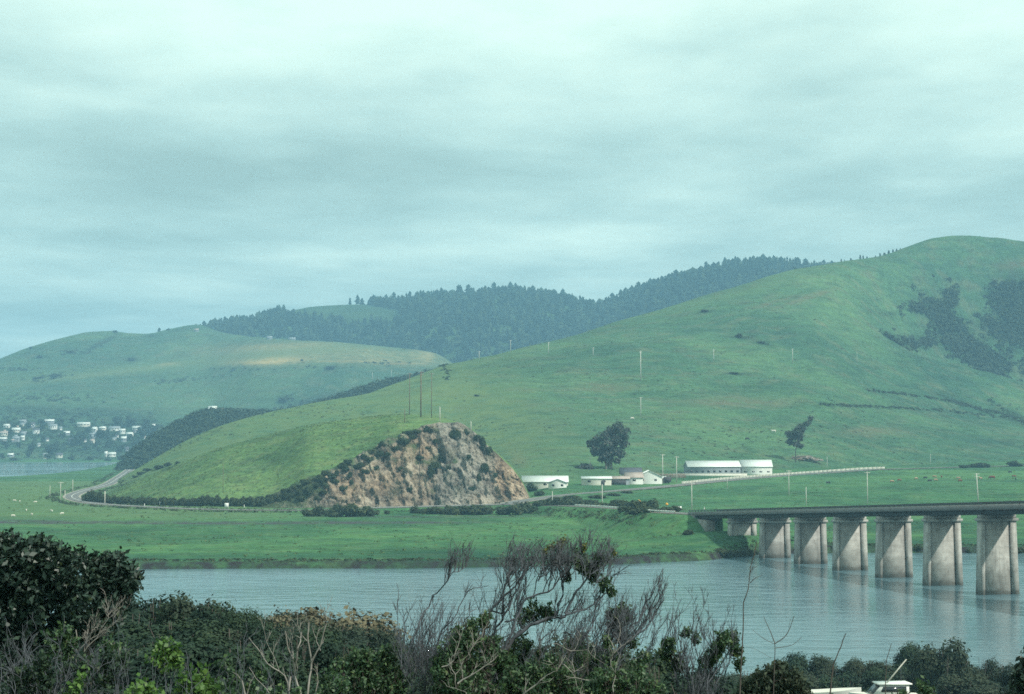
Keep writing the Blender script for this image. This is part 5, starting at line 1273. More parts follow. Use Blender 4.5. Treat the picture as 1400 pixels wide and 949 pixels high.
def build_windswept():
    Y = 18.; P = Plant(3); s = P; k = Y/F; s.ztop = float(zpix(741, Y))
    def L(lst, r0, r1, dy=0., sl=0.): return s.limb([px3(x, y, Y + dy + sl*i) for i, (x, y) in enumerate(lst)], r0, r1)
    base = [(655,1130),(660,1040)]
    limbs = []
    limbs.append(L([(668,1120),(672,985),(676,930),(690,890),(709,866),(731,852),(757,845),(772,839)], .034, .016))
    limbs.append(L([(772,839),(784,814),(801,791),(825,768),(838,752)], .014, .005))
    limbs.append(L([(772,840),(796,836),(817,822),(830,812),(839,799)], .011, .004, 0, .02))
    limbs.append(L([(668,1110),(655,960),(660,890),(664,856),(670,834),(686,816),(706,800),(718,779),(730,762)], .028, .006, .12))
    limbs.append(L([(664,905),(682,851),(694,831),(709,803),(716,780)], .016, .005, .2))
    limbs.append(L([(690,890),(706,842),(723,816),(745,809),(758,799),(778,768)], .016, .005, -.1))
    limbs.append(L([(757,845),(768,815),(772,790),(786,765),(800,752)], .012, .004, .15))
    limbs.append(L([(690,850),(730,842),(770,842),(800,828)], .010, .004, .25))
    limbs.append(L([(668,834),(690,842),(688,800),(690,775)], .010, .004, .3))
    rng = s.rng
    for q, n, Lm in zip(limbs, (9, 11, 7, 16, 10, 14, 13, 4, 8), (.20,.26,.15,.30,.24,.28,.26,.15,.26)):
        s.sprout(q, n, Lm, .0062, 2, up=.5, wind=(.25,0,0), kids=3, curl=.5)
    # dense flat-topped crown of fine upright twigs
    for _ in range(88):
        px = rng.uniform(686, 836); py = 806 - 26*rng.random() - 10*math.sin((px-686)/146*3.14); yy = Y + rng.uniform(-.35, .35)
        s.twig(px3(px, py, yy), np.array([rng.uniform(-.35,.8), rng.uniform(-.3,.3), .8]), rng.uniform(.13, .26), .0056, 2, up=.3, wind=(.25,0,0), kids=4, curl=.75)
    for px, py, r, n, yy in ((800,775,.10,26,0),(812,782,.09,20,.1),(826,796,.08,18,0),(836,806,.06,10,0),(818,765,.08,16,0),(790,758,.08,14,.1),(776,790,.06,6,.2),(832,762,.04,4,0),(735,832,.15,38,.3),(718,842,.12,22,.3),(752,838,.1,20,.2),(706,876,.16,34,.25)):
        s.tuft(px3(px, py, Y + yy), r, n, .017, 16)
    # dense lower growth
    for _ in range(90):
        px = rng.uniform(590, 850); s.twig(px3(px, rng.uniform(885, 960), Y + rng.uniform(-.5,.6)), np.array([rng.uniform(-.3,.7), rng.uniform(-.3,.3), .7]), rng.uniform(.2,.45), .006, 2, up=.3, wind=(.2,0,0), kids=3, curl=.6)
    for _ in range(52):
        px = rng.uniform(596, 880); s.tuft(px3(px, rng.uniform(862, 945), Y + rng.uniform(-.3,.7)), rng.uniform(.06,.13), int(rng.integers(14, 30)), .018, 14)
    t = P.build('windswept_bush', gnd(660, Y), L_BRUSH, M_TWIGG, label='windswept leafless bush with a flat twiggy crown and one thick crooked limb', cat='bush')
    # yellow-green tips have a colour of their own
    Q = Plant(31)
    for px, py, r, n in ((768,742,.07,16),(755,744,.05,8),(762,760,.05,8),(748,752,.04,5),(800,748,.04,5),(806,770,.06,9),(790,765,.05,6),(838,755,.04,5)): Q.tuft(px3(px, py, Y + .1), r, n, .015, 14)
    o = gnd(660, Y); V = np.concatenate(Q.V) - o
    tag(link('tip_foliage', raw_mesh('tip_foliage', V, [np.arange(len(V)).reshape(-1, 4)], {'tone': ('FACE', np.concatenate(Q.tone))}), L_YELLOW, t), 'yellow green leafy tips')

    # dark green bush at its left foot
    def leafy(name, seed, Y, cl, leaf, m, label, bark=M_BARKD, per=14, base=None, n_up=0, group=None, upL=.3):
        p = Plant(seed); o = gnd(base if base is not None else cl[0][0], Y)
        for px, py, rpx, n, dy in cl:
            c = px3(px, py, Y + dy); p.tuft(c, rpx*Y/F, n, leaf, per)
            w = p.limb([o + p.rng.normal(size=3)*[.12,.12,0], (o + c)/2 + p.rng.normal(size=3)*.06, c - (0,0,rpx*Y/F*.3)], .014, .005)
            if n_up: p.sprout(w, n_up, upL, .0045, 2, up=.6, wind=(.2,0,0), kids=3)
        return p.build(name, o, m, bark, label=label, cat='bush', group=group)
    leafy('leafy_bush', 41, 17.2, [(640,872,22,70,0),(622,895,26,80,0),(656,905,30,100,.1),(664,846,12,24,.1),(648,850,9,14,0),(612,925,26,80,-.1),(640,940,30,100,-.2),(672,880,16,40,.2),(600,905,12,20,0),(690,905,18,50,.2)], .02, L_BRUSH, 'dense dark green bush at the left foot of the windswept bush', base=640, n_up=2)
    leafy('leafy_bush', 42, 16.6, [(705,925,22,50,0),(735,915,22,50,0),(768,925,24,60,0),(728,945,26,70,-.1),(790,945,24,60,-.1),(700,950,24,60,0),(815,930,20,40,0),(755,905,14,24,.2)], .019, L_BRUSH, 'bright green bush under the thick crooked limb', base=745, n_up=2)
    leafy('leafy_bush', 43, 18.4, [(845,843,15,40,0),(852,832,11,26,0),(838,856,13,30,0),(850,868,12,22,.1),(858,842,9,16,0),(836,838,8,12,0)], .018, L_BRUSH, 'round leafy tuft on a dark stem right of the windswept crown', base=822, n_up=2)
    leafy('leafy_bush', 44, 15.4, [(832,930,24,60,0),(860,938,26,70,0),(890,945,24,60,0),(815,948,22,50,0),(870,915,14,24,.2)], .018, L_BRUSH, 'bright green bush at the bottom edge right of the crooked limb', base=850, n_up=3)
    # leaning dark bush with long parallel bare twigs
    p = Plant(45); Yb = 18.2
    for a in ([(800,1010),(822,905),(841,882),(860,868),(876,855),(890,831),(899,806)], [(800,1010),(815,920),(838,880),(868,850),(884,822),(892,808)], [(812,1000),(835,900),(858,878),(882,850),(903,815)], [(790,1000),(808,910),(825,880),(842,860),(850,848)],
              [(820,1000),(850,890),(874,866),(896,838),(908,822)], [(790,980),(790,900),(800,870),(812,842)]):
        q = p.limb([px3(x, y, Yb + p.rng.uniform(-.15,.15)) for x, y in a], .019, .005); p.sprout(q, 11, .2, .005, 2, up=.7, wind=(.5,0,0), kids=3, curl=.3)
    for _ in range(46):
        x = p.rng.uniform(742, 905); p.twig(px3(x, p.rng.uniform(868, 905), Yb + p.rng.uniform(-.3,.3)), np.array([.35, 0, .9]), p.rng.uniform(.2,.42), .0036, 2, up=.5, wind=(.3,0,0), kids=3, curl=.25)
    p.build('twiggy_bush', gnd(815, Yb), L_BRUSH, M_TWIGG, label='leaning bare bush with long parallel twigs right of the windswept bush', cat='bush')

    # bare grey limbs on the left of the clump
    p = Plant(46); Yb = 17.6; TOPQ = None
    for a, r in (([(548,1090),(560,900),(571,856),(586,831),(598,812),(620,783),(636,776)], .016), ([(590,1080),(592,930),(603,866),(624,841),(641,809),(655,803),(668,800)], .014), ([(575,1050),(585,900),(590,850),(594,828)], .010),
                 ([(600,1050),(610,900),(612,860),(616,838)], .009), ([(560,1040),(556,900),(552,842)], .008), ([(610,1050),(622,890),(640,842),(650,830)], .009), ([(566,1040),(545,880),(543,800)], .005)):
        q = p.limb([px3(x, y, Yb + p.rng.uniform(-.2,.2)) for x, y in a], r, .0035); TOPQ = q if a[-1] == (636,776) else TOPQ; p.sprout(q, 6, .15, .0048, 1, up=.6, wind=(.3,0,0), kids=3, curl=.5)
    top = p.tubes[0][0] if False else TOPQ
    for _ in range(30):
        p.twig(top[-int(p.rng.integers(1, 9))] + p.rng.normal(size=3)*.004, np.array([.15,0,.9]), p.rng.uniform(.1,.26), .0048, 1, up=.5, wind=(.2,0,0), kids=3, curl=.3)
    for _ in range(80):
        p.twig(px3(p.rng.uniform(548, 612), p.rng.uniform(890, 965), Yb + p.rng.uniform(-.4,.3)), np.array([p.rng.uniform(-.2,.5), p.rng.uniform(-.3,.3), .8]), p.rng.uniform(.15,.4), .004, 2, up=.4, kids=3, curl=.4)
    p.build('dead_bush', gnd(580, Yb), None, M_TWIGG, label='bare grey dead bush with a crooked top, left of the windswept bush', cat='bush')
    # pale broken limbs lying in front
    p = Plant(47)
    for a, r, Yq in (([(605,912),(618,905),(624,890),(630,880)], .012, 16.4), ([(626,935),(645,924),(660,913),(668,908)], .014, 15.6), ([(640,902),(650,885),(655,872)], .008, 16), ([(615,900),(622,925),(634,949),(648,965)], .008, 16), ([(710,965),(735,930),(765,912),(772,900)], .014, 15.5), ([(770,908),(785,930),(802,949)], .007, 15.3), ([(838,949),(836,900),(846,872)], .008, 15), ([(755,880),(800,893),(830,905)], .005, 16)):
        p = Plant(int(a[0][0])); q = p.limb([px3(x, y, Yq) for x, y in a], r*.62, r*.2, .022); p.sprout(q, 7, .14, .0036, 1, kids=2, curl=.7)
        p.build('dead_limb', px3(*a[0], Yq), None, M_BARKP, label='pale broken dead limb sticking up in front of the windswept bush', cat='dead branch', group='broken dead limbs before the windswept bush')

    # right-hand twiggy shrub
    p = Plant(48); Yb = 19.
    for _ in range(26):
        x0 = p.rng.uniform(930, 975); x1 = p.rng.uniform(900, 1012); y1 = p.rng.uniform(850, 905)
        q = p.limb([px3(x0, 1050, Yb + p.rng.uniform(-.3,.3)), px3((x0*.6 + x1*.4), 945, Yb + p.rng.uniform(-.3,.3)), px3(x1, y1, Yb + p.rng.uniform(-.4,.4))], .009, .003); p.sprout(q, 7, .2, .0036, 2, up=.6, kids=3)
    for a in ([(925,880),(922,850),(925,828),(921,815)], [(945,890),(946,850),(950,830),(947,818)], [(952,850),(960,832),(962,820)], [(880,940),(888,880),(905,850)], [(884,940),(890,900),(893,850),(902,840)]):
        q = p.limb([px3(x, y, Yb) for x, y in a], .005, .002); p.sprout(q, 7, .1, .0024, 1, up=.6, kids=3, curl=.3)
    for px, py, r, n in ((915,878,12,24),(908,892,12,22),(985,874,14,40),(998,870,12,32),(1003,886,12,26),(978,888,12,24),(938,862,8,12),(965,900,16,26),(925,905,16,26),(1008,905,10,16),(950,872,8,10)):
        p.tuft(px3(px, py, Yb + p.rng.uniform(-.2,.2)), r*Yb/F, n, .02, 14)
    p.build('twiggy_bush', gnd(955, Yb), L_BRUSH, M_TWIGG, label='grey twiggy bush with green leafy ends, left of the single tall stem', cat='bush')
    # single stems
    p = Plant(49); Yb = 17.
    q = p.limb([px3(x, y, Yb) for x, y in ((1000,1110),(1008,960),(1012,895),(1014,860),(1015,826),(1022,800),(1024,778),(1031,752),(1033,740))], .0105, .0035, .002); p.limb([px3(x, y, Yb) for x, y in ((1024,797),(1032,790),(1041,786))], .004, .002, .001)
    p.sprout(q[-9:], 3, .1, .002, 1, kids=2)
    p.build('bare_stem', gnd(1003, Yb), None, M_BARKD, label='single tall bare stem rising over the river before the first pier', cat='stem')
    p = Plant(50)
    for a, r in (([(1050,1100),(1054,960),(1056,910),(1057,880)], .007), ([(1057,880),(1051,865),(1042,843)], .005), ([(1057,880),(1070,871),(1078,858),(1083,842)], .0055), ([(1057,881),(1040,872),(1027,861)], .003), ([(1052,900),(1035,890),(1015,882)], .002), ([(1058,886),(1078,883),(1094,871)], .0035), ([(1076,858),(1079,845)], .002)):
        p.limb([px3(x, y, Yb) for x, y in a], r, r*.5, .002)
    p.build('bare_stem', gnd(1050, Yb), None, M_BARKD, label='thin forked bare stem shaped like a candelabra over the river', cat='stem')
    p = Plant(51); p.limb([px3(x, y, 24) for x, y in ((1128,1000),(1136,910),(1145,888),(1153,866))], .014, .006, .003); p.build('bare_stem', gnd(1128, 24), None, M_BARKD, label='slanting bare stick against the water above the shore shrubs', cat='stem')
    p = Plant(52); p.limb([px3(x, y, 24) for x, y in ((1205,1000),(1208,905),(1212,890),(1215,880))], .009, .004, .003); p.build('bare_stem', gnd(1205, 24), None, M_BARKD, label='short thin stick against the shore shrubs above the boats', cat='stem')
    leafy('leafy_bush', 53, 26, [(1040,930,22,60,0),(1062,918,20,60,0),(1080,932,20,60,0),(1052,948,26,80,0),(1030,948,20,50,0),(1092,950,20,50,0),(1020,938,14,30,0)], .035, L_OLIVE, 'rounded olive green bush right of the single tall stem', base=1055)
    leafy('leafy_bush', 54, 22, [(1395,925,20,40,0),(1412,905,24,50,0),(1385,948,20,40,0),(1425,940,30,70,0)], .04, L_LAUREL, 'dark bush at the bottom right corner', base=1400)
    leafy('leafy_bush', 55, 16, [(1258,938,10,16,0),(1268,950,12,20,0),(1225,950,10,14,0)], .02, L_BRUSH, 'small green sprigs in front of the right boat', base=1255)
    leafy('leafy_bush', 56, 17.4, [(470,915,22,50,0),(495,900,22,60,0),(520,910,24,60,0),(535,892,14,26,0),(505,935,28,80,-.1),(545,930,22,50,0),(460,940,24,50,-.1),(535,950,26,60,-.1)], .022, L_BRUSH, 'green bush between the pale dead stems and the bare grey bush', base=505, n_up=2)

def build_left():
    # big dark laurel at the left edge
    Y = 22.; k = Y/F; P = Plant(60); o = gnd(40, Y)
    lob = [(20,775,46),(68,778,42),(110,783,40),(148,792,36),(165,785,26),(60,832,56),(126,835,44),(0,836,60),(-50,795,66),(20,888,46),(-60,870,70),(40,745,16),(12,742,16),(57,737,8),(163,766,13),(176,790,14),(152,770,14),(183,800,10),(188,783,5),(150,838,22),(-110,800,60)]
    for px, py, r in lob:
        n = int(r*r*.11) + 6; c = px3(px, py, Y + P.rng.uniform(-.2,.2)); d = rand_dirs(n, P.rng); d[:, 1] = -np.abs(d[:, 1])*(P.rng.random(n) < .8) + np.abs(d[:, 1])*(P.rng.random(n) < .2)*.5
        C = c + d*r*k*(.7 + .38*P.rng.random(n))[:, None]; v = d*.8 + np.array([.1,0,.45]) + P.rng.normal(size=(n, 3))*.25; v /= np.linalg.norm(v, axis=1)[:, None]
        P.leaves_at(C, v, float(P.rng.choice([.028, .036, .044])), 11, .08, 2.1)
        P.limb([o, (o + c)/2 + P.rng.normal(size=3)*.1, c], .03, .008)
    for px, py in [(195,792),(178,752),(165,748),(158,756),(120,752),(92,748),(75,742),(58,728),(47,732),(20,730),(5,728),(138,752),(188,768),(196,780),(183,812),(170,826),(30,728),(105,756),(-20,735),(150,752)]:
        c = px3(px, py, Y + P.rng.uniform(-.3,.3)); o2 = px3(px - 18, py + 30, Y); w = P.limb([o2, (o2 + c)/2 + P.rng.normal(size=3)*.03, c], .006, .002)
        d = np.repeat(((c - o2)/np.linalg.norm(c - o2))[None, :], 6, 0) + P.rng.normal(size=(6, 3))*.35; P.leaves_at(w[np.linspace(len(w)//2, len(w)-1, 6).astype(int)], d, .048, 3, .05, 2.2)
    P.build('laurel_bush', o, L_LAUREL, M_BARKD, label='big dark glossy leaved bush filling the left edge', cat='bush')
    # twiggy brown-green growth at its foot
    for j, x in enumerate((-20, 8, 30, 52, 70, 92, 112, 134, 158)):
        p = Plant(610 + j); Yb = 14.6 + .9*p.rng.random(); root = gnd(x, Yb)
        for i in range(5):
            e = px3(x + p.rng.uniform(-26, 30), p.rng.uniform(880, 925), Yb + p.rng.uniform(-.3, .3)); q = p.limb([root, (root + e)/2 + p.rng.normal(size=3)*.08, e], .0065, .003, .014); p.sprout(q, 6, .2, .0036, 2, up=.2, kids=2, curl=.7)
        for i in range(3): p.tuft(px3(x + p.rng.uniform(-16, 16), p.rng.uniform(895, 945), Yb), p.rng.uniform(.07, .12), 14, .024, 10)
        p.build('dead_bush', root, L_DOME, M_TWIGG, label='tangle of dead grey twigs with a few dark leaves under the big dark bush', cat='bush', group='dead grey twigs under the big dark bush')
    p = Plant(62); Yb = 18.
    for px, py, r, n in ((92,862,12,22),(84,880,14,24),(104,878,12,18),(72,870,10,12),(96,895,14,20),(150,880,12,10),(170,895,16,16),(140,905,16,16)): p.tuft(px3(px, py, Yb), r*Yb/F, n, .026, 12)
    q = p.limb([px3(x, y, Yb) for x, y in ((104,1000),(107,930),(107,880),(108,862))], .012, .006)
    for a in ([(108,900),(130,880),(150,850),(162,838)], [(110,890),(140,865),(160,850)]): p.sprout(p.limb([px3(x, y, Yb) for x, y in a], .006, .003), 8, .16, .003, 2, kids=3)
    p.build('leafy_bush', gnd(100, Yb), L_BRUSH, M_BARKP, label='brownish green bush with a pale upright stem below the big dark bush', cat='bush')
    # light green weeds
    def weed(seed, Y, cl, label, base, leaf=.03, m=L_LIGHT):
        p = Plant(seed); o = gnd(base, Y)
        for px, py, r, n in cl:
            c = px3(px, py, Y + p.rng.uniform(-.1,.1)); p.tuft(c, r*Y/F, n, leaf, 8, elong=1.4); p.limb([o + p.rng.normal(size=3)*[.1,.1,0], (o + c)/2 + p.rng.normal(size=3)*.04, c], .007, .003)
        p.build('weed', o, m, M_TWIGG, label=label, cat='plant')
    weed(63, 14.5, [(228,882,12,20),(240,888,12,20),(222,892,8,10),(246,897,8,10),(230,902,7,7)], 'tallest light green weed with a bright rounded top, before the dark slope', 232)
    weed(64, 13., [(200,940,16,22),(185,946,14,18),(212,950,14,18)], 'light green weed low at the bottom left of the bright topped weed', 198)
    weed(65, 13.5, [(262,925,16,22),(282,920,12,14),(272,938,16,20),(290,940,14,16),(252,942,12,12)], 'broad light green weed low to the right of the bright topped weed', 270)
    weed(66, 14.5, [(312,905,10,10),(325,925,12,14),(345,935,14,16),(302,935,12,14),(360,920,9,8),(318,945,12,14)], 'patchy green weed between the light weeds and the pale dead stems', 325, .026, L_BRUSH)
    weed(67, 13, [(108,938,8,8),(115,925,6,6),(98,948,8,8)], 'small yellowish weed by the pale upright stem at the left', 108, .026)
    weed(68, 14, [(460,905,10,10),(448,925,12,14),(470,930,12,14),(440,945,12,12)], 'green weed right of the pale dead stems', 455, .026, L_BRUSH)
    weed(69, 12.5, [(385,945,12,14),(365,950,12,12),(405,950,10,10)], 'low green weed at the foot of the pale dead stems', 385, .024, L_BRUSH)
    # pale dead stems
    p = Plant(70); Yb = 14.
    for a, r in (([(420,1100),(417,990),(412,945),(405,921),(403,901),(394,886),(392,863)], .011), ([(405,918),(411,884),(415,865),(419,848)], .007), ([(420,1100),(423,950),(428,906),(423,874),(424,852)], .012), ([(428,906),(437,889),(444,870),(448,852),(447,837)], .007), ([(420,1100),(432,960),(437,930),(434,920),(430,915)], .006), ([(403,901),(400,880),(404,870)], .005), ([(423,878),(414,868),(408,852)], .004), ([(440,890),(434,875),(436,868)], .004), ([(400,925),(398,950),(405,1020),(420,1100)], .009)):
        q = p.limb([px3(x, y, Yb + p.rng.uniform(-.08,.08)) for x, y in a], r, r*.5, .005); p.sprout(q, 3, .1, .0028, 1, kids=2, curl=.5)
    p.build('dead_shrub', gnd(418, Yb), None, M_BARKP, label='pale branching dead stems standing before the dark shrubby slope', cat='dead shrub')
    p = Plant(71)
    for a, r, yq in (([(400,960),(392,925),(373,912),(358,891),(343,871)], .007, 14.5), ([(345,1000),(338,949),(333,931)], .011, 13), ([(390,1000),(372,950),(352,925),(345,912)], .005, 14), ([(385,920),(375,895),(368,880),(363,860)], .003, 14.6)):
        p = Plant(int(a[0][0])); q = p.limb([px3(x, y, yq) for x, y in a], r, r*.4, .004); p.sprout(q, 4, .1, .0026, 1, kids=2)
        p.build('dead_plant', px3(*a[0], yq), None, M_BARKP, label='thin dead stem leaning left of the pale branching stems', cat='dead plant', group='thin dead stems left of the pale branching stems')
    for j in range(11):
        p = Plant(720 + j); x = [165,186,214,250,262,296,322,338,356,372,402][j]; yq = p.rng.uniform(12.5, 16); root = gnd(x + p.rng.uniform(-8, 8), yq)
        for i in range(3):
            q = p.limb([root, px3(x + p.rng.uniform(-6,6), 945, yq), px3(x + p.rng.uniform(-14,20), p.rng.uniform(872, 925), yq)], .0055, .0022, .007); p.sprout(q, 4, .13, .0026, 1, kids=2, curl=.6)
        p.build('dry_stalk', root, None, M_TWIGG, label='dry grey forked stalk among the light green weeds', cat='dead plant', group='dry grey stalks among the light green weeds')

def build_mid():
    # shrubs that clothe the near slope
    def proto(i, w, h, n, leaf): return shrub_mesh('foliage', h, w, n, leaf, np.random.default_rng(300+i))
    Pm = [proto(0, 5, 3.6, 9000, .15), proto(1, 6, 4.0, 10000, .15), proto(2, 4.4, 3.4, 8000, .14), proto(3, 5.4, 4.6, 9000, .15)]
    dims = [(5,3.6),(6,4.),(4.4,3.4),(5.4,4.6)]
    def stems(i):
        r = np.random.default_rng(400+i); m = MB(); w, h = dims[i]
        for j in range(14):
            a = r.random()*6.28; q = r.random()**.5*w*.4; m.tube([(math.cos(a)*.2,math.sin(a)*.2,-.5),(math.cos(a)*q*.5,math.sin(a)*q*.5,h*.35),(math.cos(a)*q,math.sin(a)*q,h*(.9 - .35*(q/w*2)**2))], [.07,.05,.012], 5)
        return m.mesh('branch', True)
    Sm = [stems(i) for i in range(4)]
    def shrub(px, ytop, Y, wpx, label, group=None, m=L_DOME, hmin=1.6):
        i = RNG.integers(4); k = Y/F; o = gnd(px, Y); h = max(hmin, float(zpix(ytop, Y)) - o[2]); w = wpx*k*(1.35 if Y < 130 else 1.1); bw, bh = dims[i]
        t = empty('shrub', tuple(o), RNG.random()*6.28, label=label, cat='shrub', group=group); t.scale = (w/bw, w/bw, h/(bh*.95))
        f = link('foliage', Pm[i], None, t)
        if not len(Pm[i].materials): Pm[i].materials.append(m)
        f.material_slots[0].link = 'OBJECT'; f.material_slots[0].material = m
        link('branch', Sm[i], M_BARKD, t); return t
    G = 'dark shrubs on the near slope below the big dark bush'
    for px, yt, Y, w in ((150,803,74,90),(185,803,76,90),(222,810,75,85),(255,818,74,80),(290,822,73,75),(318,828,72,70),(342,836,71,60),(358,850,69,46),(130,830,62,100),(185,835,63,95),(235,842,62,95),(280,850,62,90),(322,856,61,80),(350,868,60,60),
                         (160,872,52,110),(225,878,52,110),(285,884,52,100),(335,890,51,90),(375,888,54,70),(110,860,55,110),(190,915,44,120),(270,915,44,120),(345,918,44,110),(410,915,46,90),(60,890,50,140),(445,905,50,90),(490,915,48,90)):
        shrub(px + RNG.uniform(-6,6), yt + RNG.uniform(-3,3), Y, w, 'dark green shrub on the near slope right of the big dark bush', G, L_DOME if RNG.random() < .88 else L_OLIVE)
    G2 = 'shrubs on the lower knob above the water'
    for px, yt, Y, w in ((392,842,112,50),(420,848,108,60),(455,850,107,64),(490,850,108,60),(520,854,108,50),(540,868,104,40),(405,868,98,70),(450,872,97,80),(500,874,97,80),(540,885,95,60),(380,872,92,60),(575,895,92,70),(620,905,90,80),(680,912,90,90),(740,915,90,90),(800,915,92,90),(860,918,92,90),(915,920,94,90),(580,868,100,40)):
        shrub(px, yt, Y, w, 'grey green shrub on the lower knob at the edge of the river', G2, L_OLIVE if RNG.random() < .6 else L_DOME)
    for px, yt, Y, w, lab in ((402,829,112,70,'brown seeded shrub on the knob, left of two'),(478,823,112,110,'broad brown seeded shrub on top of the knob, right of two')):
        shrub(px, yt, Y, w, lab, None, L_BROWNB)
    for px, yt, Y, w in ((640,905,40,120),(690,893,42,130),(735,884,44,130),(780,880,45,130),(825,880,44,120),(868,892,43,110),(900,905,42,100),(600,912,38,110),(760,905,36,130),(835,905,35,120),(950,918,40,100)):
        shrub(px, yt, Y, w, 'grey green shrub behind the windswept bush', 'grey green shrubs behind the windswept bush', L_OLIVE if RNG.random() < .5 else L_DOME)
    # shore shrubs
    G3 = 'dark shrubs along the near shore behind the boats'
    for px, yt, Y, w in ((1020,912,200,60),(1055,905,205,60),(1090,896,208,60),(1115,898,206,50),(1140,912,206,50),(1165,904,206,50),(1190,900,206,60),(1215,903,208,50),(1100,920,196,60),(1150,922,196,70),(1200,918,198,70),(1250,915,198,60),(985,925,196,60),(1010,930,190,60)):
        shrub(px, yt, Y, w, 'dark shrub in the belt along the near shore behind the boats', G3, L_DOME if RNG.random() < .6 else L_OLIVE, 1.5)
    for px, yt, Y, w, lab, m in ((1240,884,212,52,'taller bushy shrub behind the slanted mast',L_DOME),(1292,880,196,78,'tallest rounded tree-like shrub on the near shore',L_OLIVE),(1335,895,200,44,'thin shrub right of the tallest shore shrub',L_OLIVE),(1310,925,186,80,'low shrub below the tallest shore shrub',L_OLIVE),(1375,900,196,50,'wispy small shrub standing apart near the picture edge',L_OLIVE),(1350,935,184,60,'low shrub under the wispy shore shrub',L_OLIVE),(1395,932,186,50,'low shrub at the right end of the shore',L_DOME)):
        shrub(px, yt, Y, w, lab, None, m, 1.5)

def build_boats():
    def boat(name, px, Y, L, Wd, zt, rz, label, cabin=True):
        o = gnd(px, Y); t = empty(name, tuple(o), rz, label=label, cat='boat'); H0 = max(.5, zt - o[2] - (2.3 if cabin else 1.3))
        st = np.linspace(0, 1, 13); ring = 9; V = []
        for s in st:
            hw = Wd/2*(1 - max(0, (s-.45)/.55)**2.2)*(.9 + .1*min(1, s*4)); keel = .0 + .55*max(0, (s-.6)/.4)**2; sheer = 1.15 + .3*s*s
            for j in range(ring):
                u = j/(ring-1)*2 - 1; a = abs(u); y = np.sign(u)*hw*min(1, a**.7*1.0); z = keel + (sheer - keel)*a**2.1
                V.append((-L/2 + L*s, y, H0 + z))
        F_ = grid_faces(13, ring); hull = raw_mesh('hull', V, [F_, np.array([[0,1,2,3],[3,4,5,6]])[:0]], smooth=True)
        h = link('hull', hull, M_WHITE, t)
        mb = MB(); dk = [(-L/2 + L*s, sg*Wd/2*.97*(1 - max(0, (s-.45)/.55)**2.2)*(.9 + .1*min(1, s*4)), H0 + 1.12 + .3*s*s) for sg in (-1, 1) for s in (st if sg < 0 else st[::-1])]
        n = 13; mb.add(dk, [(i, i+1, 2*n-2-i, 2*n-1-i) for i in range(n-1)]); mb.build('deck', M_OFFW, t)
        if cabin:
            w = Wd*.40; c = MB(); c.add([(-L*.30,-w,H0+1.1),(L*.22,-w,H0+1.2),(L*.22,w,H0+1.2),(-L*.30,w,H0+1.1),(-L*.30,-w*.9,H0+2.15),(L*.08,-w*.9,H0+2.15),(L*.08,w*.9,H0+2.15),(-L*.30,w*.9,H0+2.15)], [(0,3,2,1),(4,5,6,7),(0,1,5,4),(1,2,6,5),(2,3,7,6),(3,0,4,7)]); cb = c.build('cabin', M_WHITE, t)
            MB().box((-L*.34,-w*1.02,H0+2.152), (L*.12,w*1.02,H0+2.26)).build('cabin_roof', M_WHITE, cb)
            for sg in (-1, 1): MB().prism([(-L*.26,sg*(w*.965),H0+1.5),(L*.10,sg*(w*.965),H0+1.55),(L*.06,sg*(w*.93),H0+2.0),(-L*.26,sg*(w*.93),H0+2.0)], (0,sg*.035,0)).build('window', M_GLASS, cb)
            MB().prism([(L*.205,-w*.85,H0+1.32),(L*.205,w*.85,H0+1.32),(L*.10,w*.8,H0+2.05),(L*.10,-w*.8,H0+2.05)], (.03,0,.02)).build('windscreen', M_GLASS, cb)
        tr = MB()
        for y in (-.6, .6): tr.bar((-L*.45,y,H0-.06), (L*.3,y,H0-.06), .12)
        tr.bar((L*.3,-.6,H0-.06), (L*.62,0,.45), .1); tr.bar((L*.3,.6,H0-.06), (L*.62,0,.45), .1)
        for x in (-L*.3, L*.1):
            for y in (-.6, .6): tr.bar((x,y,-.4), (x,y,H0), .1)
        tr.build('cradle', M_STEEL, t)
        return t, H0
    t, H = boat('cabin_boat', 1205, 165, 6.6, 2.5, 9.95, math.pi + .12, 'white cabin boat laid up on the near shore with a slanted pale mast')
    MB().tube([(.2,.3,H+1.9),(-1.9,.5,H+4.35)], [.07,.05], 8).build('mast', M_POLE, t)
    MB().tube([(-1.75,-.6,H+1.2),(-1.75,-.6,H+3.9)], [.03,.02], 6).build('antenna', M_STEEL, t)
    boat('open_boat', 1133, 168, 5.6, 2.1, 9.2, .1, 'white open boat laid up left of the cabin boat', False)

def build_undergrowth():
    rng = np.random.default_rng(88); pts = []
    for _ in range(5200):
        Y = rng.uniform(9, 60)**1.0; px = rng.uniform(-150, 1550); X = float(xpix(px, Y)); pts.append((X, Y))
    A = np.array(pts); z = ground_z(A[:, 0], A[:, 1]); P = np.column_stack([A, z - .05])
    mass('undergrowth', P[A[:, 1] < 28], .55, .5, 26, .05, L_BRUSH, 'low tangled undergrowth on the near slope', 8)
    pts = []
    for _ in range(3800):
        Y = rng.uniform(56, 240); px = rng.uniform(-150, 1550); X = float(xpix(px, Y)); pts.append((X, Y))
    A = np.array(pts); z = ground_z(A[:, 0], A[:, 1])
    mass('slope_brush', np.column_stack([A, z - .1]), 3.2, 1.1, 26, .22, L_DOME, 'low brush clothing the near slope down to the river', 9)
    pts = []
    for _ in range(3000):
        Yq = rng.uniform(26, 58); pxq = rng.uniform(-150, 1550); pts.append((float(xpix(pxq, Yq)), Yq))
    A = np.array(pts); z = ground_z(A[:, 0], A[:, 1]); mass('hollow_brush', np.column_stack([A, z - .1]), 1.5, .9, 30, .085, L_DOME, 'low brush in the hollow behind the nearest bushes', 10)
build_windswept(); build_left(); build_mid(); build_boats(); build_undergrowth()
